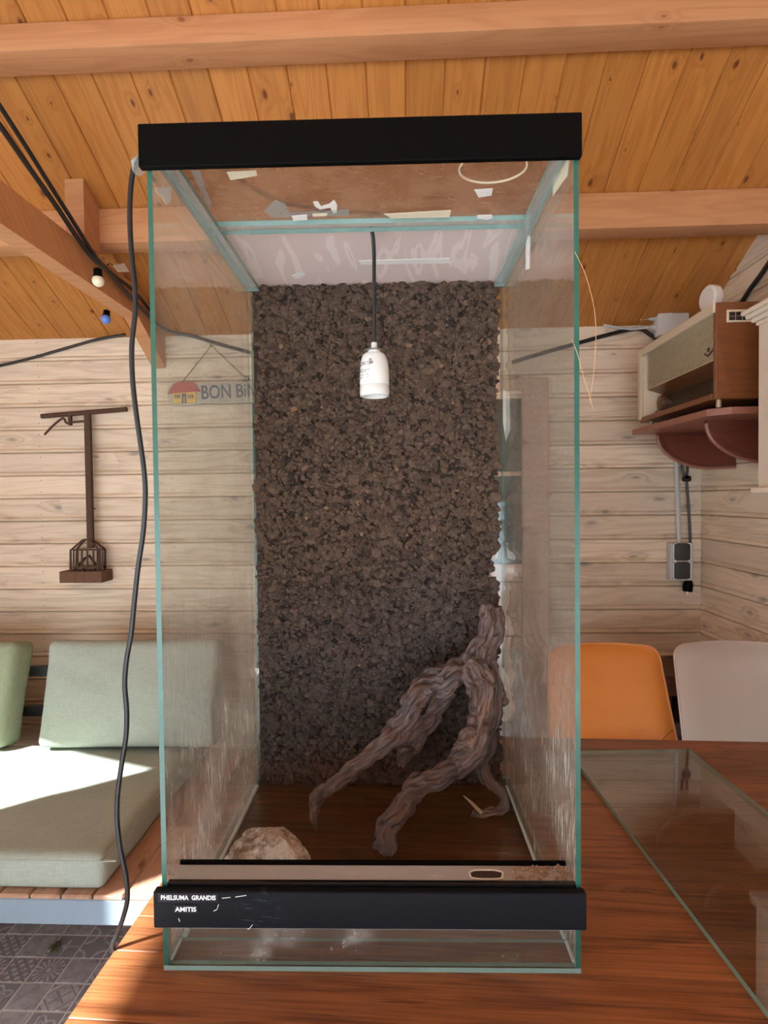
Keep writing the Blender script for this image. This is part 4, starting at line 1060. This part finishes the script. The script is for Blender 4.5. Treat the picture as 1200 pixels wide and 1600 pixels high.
p1, p2 = on(1076,906,.03), on(1074,924,.03); MB().tube([p1, p1.lerp(p2,.35), p2], [.012,.020,.019], 10).build('plug', M['black'], pc, pc.location)
MB().tube([p2+Vector((0,0,.002)), p2-Vector((0.001,0,.012))], .003, 8).build('pin', M['steel'], pc, pc.location)

o = MB().tube(spline([on(800,566,.012),on(850,551,.012),on(900,537,.012),on(950,523,.012),on(985,515,.012),on(1003,515,.012),on(1016,523,.012),on(1040,540,.012)],5), .0085, 8).build('wall_cable', M['cable'], org=on(900,537,.012)); tag(o, 'black cable rising along the back wall from the door to the radio', 'cable')
q = [at(x, y, 'X', XR-.012) for x, y in ((1210,398),(1190,428),(1172,452),(1158,474))]
o = MB().tube(spline(q,5), .0085, 8).build('wall_cable', M['cable'], org=q[1]); tag(o, 'black cable on the right gable wall above the radio', 'cable')

# ------------------------------------------------------------------ party light string along the tie beam
ls = thing('light_string', 'black party light string with coloured bulbs along the left tie beam', 'light string', at(150,405,'X',bx1+.02))
lo = ls.location; BX = bx1+.02
def onb(px, py, off=.0): return at(px, py, 'X', BX+off)
b = MB()
b.tube(spline([onb(-25,165),onb(0,196),onb(40,254),onb(90,325),onb(130,385),onb(152,410),onb(170,425),onb(200,460),onb(232,493),onb(250,510),onb(262,517)],5), .0075, 8)
b.tube(spline([onb(-25,128,.004),onb(0,166,.004),onb(40,228,.004),onb(80,292,.004),onb(120,355,.004),onb(152,405,.004),onb(180,432),onb(210,455),onb(240,492)],5), .0065, 8)
pe = onb(262,517)
b.tube(spline([pe, on(275,521,.03), on(300,525,.015), on(340,537,.012), on(380,548,.012), on(415,558,.012)],5), .0075, 8)
b.tube(spline([on(-25,577,.015),on(40,562,.015),on(100,545,.015),on(150,531,.02),on(195,523,.03)],5), .0065, 8)
b.build('cable', M['cable'], ls, lo)
def bulb(px, py, pxs, pys, r, mat, X):
    c = at(px, py, 'X', X); s = at(pxs, pys, 'X', X); n = (s-c).normalized()
    q = Vector((0,0,1)).rotation_difference(n).to_matrix()
    bs = MB().lathe([(r*.78,r*.55),(r*.80,r*.9),(r*.68,r*1.0),(r*.68,r*1.9),(r*.35,r*2.1)], c, 18, q).build('bulb_socket', M['black'], ls, lo)
    MB().lathe([(r*.02,-r),(r*.45,-r*.9),(r*.8,-r*.6),(r*.98,-r*.2),(r*.98,r*.2),(r*.8,r*.6),(r*.55,r*.85)], c, 24, q).build('bulb', M[mat], bs, lo)
bulb(153.5, 439, 152, 415, .0195, 'bulbwhite', BX+.015)
bulb(165.5, 499, 167, 485, .0185, 'bulbblue', bx0-.06)
c = [at(x, y, 'X', BX+.02) for x, y in ((176,414),(194,411),(202,425),(184,425))]
b = MB().prism(c, (.001,.0,0)); b.build('tag', M['white'], ls, lo, smooth=0)['label'] = 'small white tag with dark mark'
b = MB(); b.tube(spline([at(x, y, 'X', BX+.024) for x, y in ((190,414),(185,413),(183,417),(186,421),(190,419))],4), .0012, 5); b.build('tag_mark', M['grey'], ls, lo)
MB().tube(spline([at(x, y, 'X', BX+.02) for x, y in ((158,414),(166,416),(171,412),(176,415))],4), .002, 6).build('tag_tie', M['cable'], ls, lo)

# ------------------------------------------------------------------ welcome sign
sg = thing('welcome_sign', 'weathered wooden sign reading BON BINI with a little yellow house, hanging on string', 'sign', on(330,615,.02))
go = sg.location
def poly_px(pts, off, th): return [at(x, y, 'Y', WY-off) for x, y in pts], (0, th, 0)
def plate(name, pts, off, th, mat, par=None):
    p, v = poly_px(pts, off, th); return MB().prism(p, v).build(name, M[mat], par or sg, go, smooth=0)
plate('board', [(262,607),(268,600),(300,599),(311,601),(360,597),(412,594),(415,620),(408,628),(385,629),(350,631),(318,630),(290,634),(268,633),(262,622)], .024, .016, 'signboard')
hw_ = plate('house_wall', [(270,614),(306,611),(306,629),(271,630)], .029, .006, 'wallyellow')
plate('house_roof', [(261.5,615),(270,601),(277,597),(301,596),(313,611),(300,612)], .033, .009, 'roofred')
for x0_, x1_ in ((273,281),(294,302)):
    plate('house_window', [(x0_,617),(x1_,616.5),(x1_,622),(x0_,622.5)], .0305, .002, 'letterblue', hw_)
    for xa in (x0_+2.7, x0_+5.3): plate('shutter_gap', [(xa-.4,617.2),(xa+.4,617.2),(xa+.4,622),(xa-.4,622)], .0312, .001, 'wallyellow', hw_)
plate('house_door', [(284,615),(291,615),(291,629.5),(284,630)], .0305, .002, 'letterblue', hw_); plate('house_door_leaf', [(286.7,619),(288.3,619),(288.3,629),(286.7,629)], .0315, .0015, 'signboard', hw_)
me = text_mesh('BON BiNi', .075, .0012, .0006); me.materials.append(M['letterblue'])
pL, pR = on(314,623.5,.0255), on(407,619,.0255); wd = max(v.co.x for v in me.vertices); ht = max(v.co.y for v in me.vertices)
o = place(me, 'lettering', sg, pL-go, (PI/2, -math.atan2(pR.z-pL.z, pR.x-pL.x), 0)); sxx = (pR.x-pL.x)/wd; o.scale = (sxx, (21*WY/FPX)/ht, 1)
n0, n1, n2 = on(330,540,.01), on(284,598,.026), on(385,592,.026)
MB().tube([n1, n0, n2], .0022, 6).build('string', M['string'], sg, go)
MB().cyl(n0+Vector((0,.012,0)), n0-Vector((0,.012,0)), .003, 8).build('nail', M['ink'], sg, go)
MB().tube(spline([on(382,588,.03),on(388,590,.034),on(386,596,.034),on(381,594,.03)],4), .003, 6).build('knot', M['string'], sg, go)

# ------------------------------------------------------------------ old iron hand tool
hp = thing('iron_hand_tool', 'rusty antique iron garden tool with T handle hung on the left wall', 'tool', on(137,775,.05))
ho = hp.location; O = .045
MB().tube([on(65,650.5,O),on(198,639.5,O)], .0105, 12).build('cross_handle', M['rust'], hp, ho)
s0, s1 = on(137,646,O), on(138,856,O)
MB().span((s0.x-.0135,WY-O-.010,s1.z),(s0.x+.0135,WY-O+.010,s0.z), .003).build('shaft', M['rust'], hp, ho)
MB().tube(spline([on(69.5,679,O),on(84,664,O),on(97,654,O),on(101,656,O),(on(104,661,O)),on(112,660,O),on(133,658,O)],5), .0050, 8).build('trigger_rod', M['rust'], hp, ho)
MB().span(on(105.5,648,O+.008), on(114,665,O-.008), .002).build('rod_bracket', M['rust'], hp, ho)
MB().tube([on(143,795,O),on(149,795,O)], .003, 6).build('stop_pin', M['rust'], hp, ho)
MB().tube([on(145,803,O),on(142.5,828,O),on(141,845,O)], [.004,.006,.006], 7).build('lever', M['rust'], hp, ho)
dep = .045
for sx, side in ((115,-1),(160,1)):
    for dy in (-dep/2, dep/2):
        v = Vector((0,dy,0)); MB().tube([on(137+side*5,843,O)+v*.4, on(sx,859,O)+v, on(sx,890,O)+v], .0048, 7).build('cage_strap', M['rust'], hp, ho)
for px_ in (115,121.5,128,136.5,146,152.5,160):
    MB().tube([on(px_,859,O+dep/2), on(px_,891,O+dep/2)], .0040, 6).build('cage_bar', M['rust'], hp, ho)
for yy in (859, 886):
    c4 = [on(114,yy,O+dep/2), on(161,yy,O+dep/2), on(161,yy,O-dep/2), on(114,yy,O-dep/2)]
    MB().tube(c4+c4[:1], .0045, 6).build('cage_hoop', M['rust'], hp, ho)
MB().tube([on(122,884,O),on(132,873,O),on(139,868,O),on(150,882,O)], .006, 7).build('inner_lever', M['rust'], hp, ho)
a, c_ = on(103,891,O), on(169,908,O)
MB().span((a.x,WY-O-.05,c_.z),(c_.x,WY-.004,a.z), .002).build('foot_block', M['rustlight'], hp, ho)
b = MB()
for px_ in (117,131,158): p = on(px_,899,O+.051); b.span((p.x-.001,WY-O-.0508,c_.z),(p.x+.001,WY-O-.0495,a.z))
b.build('block_slots', M['ink'], hp, ho)

# moss clump on the tiles
b = MB(); rm = random.Random(9); mc0 = at(86,1481,'Z',0)
for k in range(70):
    a = rm.uniform(0,6.28); d = rm.uniform(0,.020)*rm.random()**.4; p = Vector((mc0.x+math.cos(a)*d*1.0, mc0.y+math.sin(a)*d*1.6, .001))
    dirn = Vector((rm.uniform(-1,1),rm.uniform(-1,1),rm.uniform(.1,.9)))*rm.uniform(.004,.013); b.tube([p, p+dirn*.6+Vector((0,0,.002)), p+dirn], [.0016,.0013,.0004], 4)
o = b.build('moss_clump', M['moss'], org=(mc0.x,mc0.y,0)); tag(o, 'small dry olive clump of moss lying on the patterned floor tiles', 'moss')
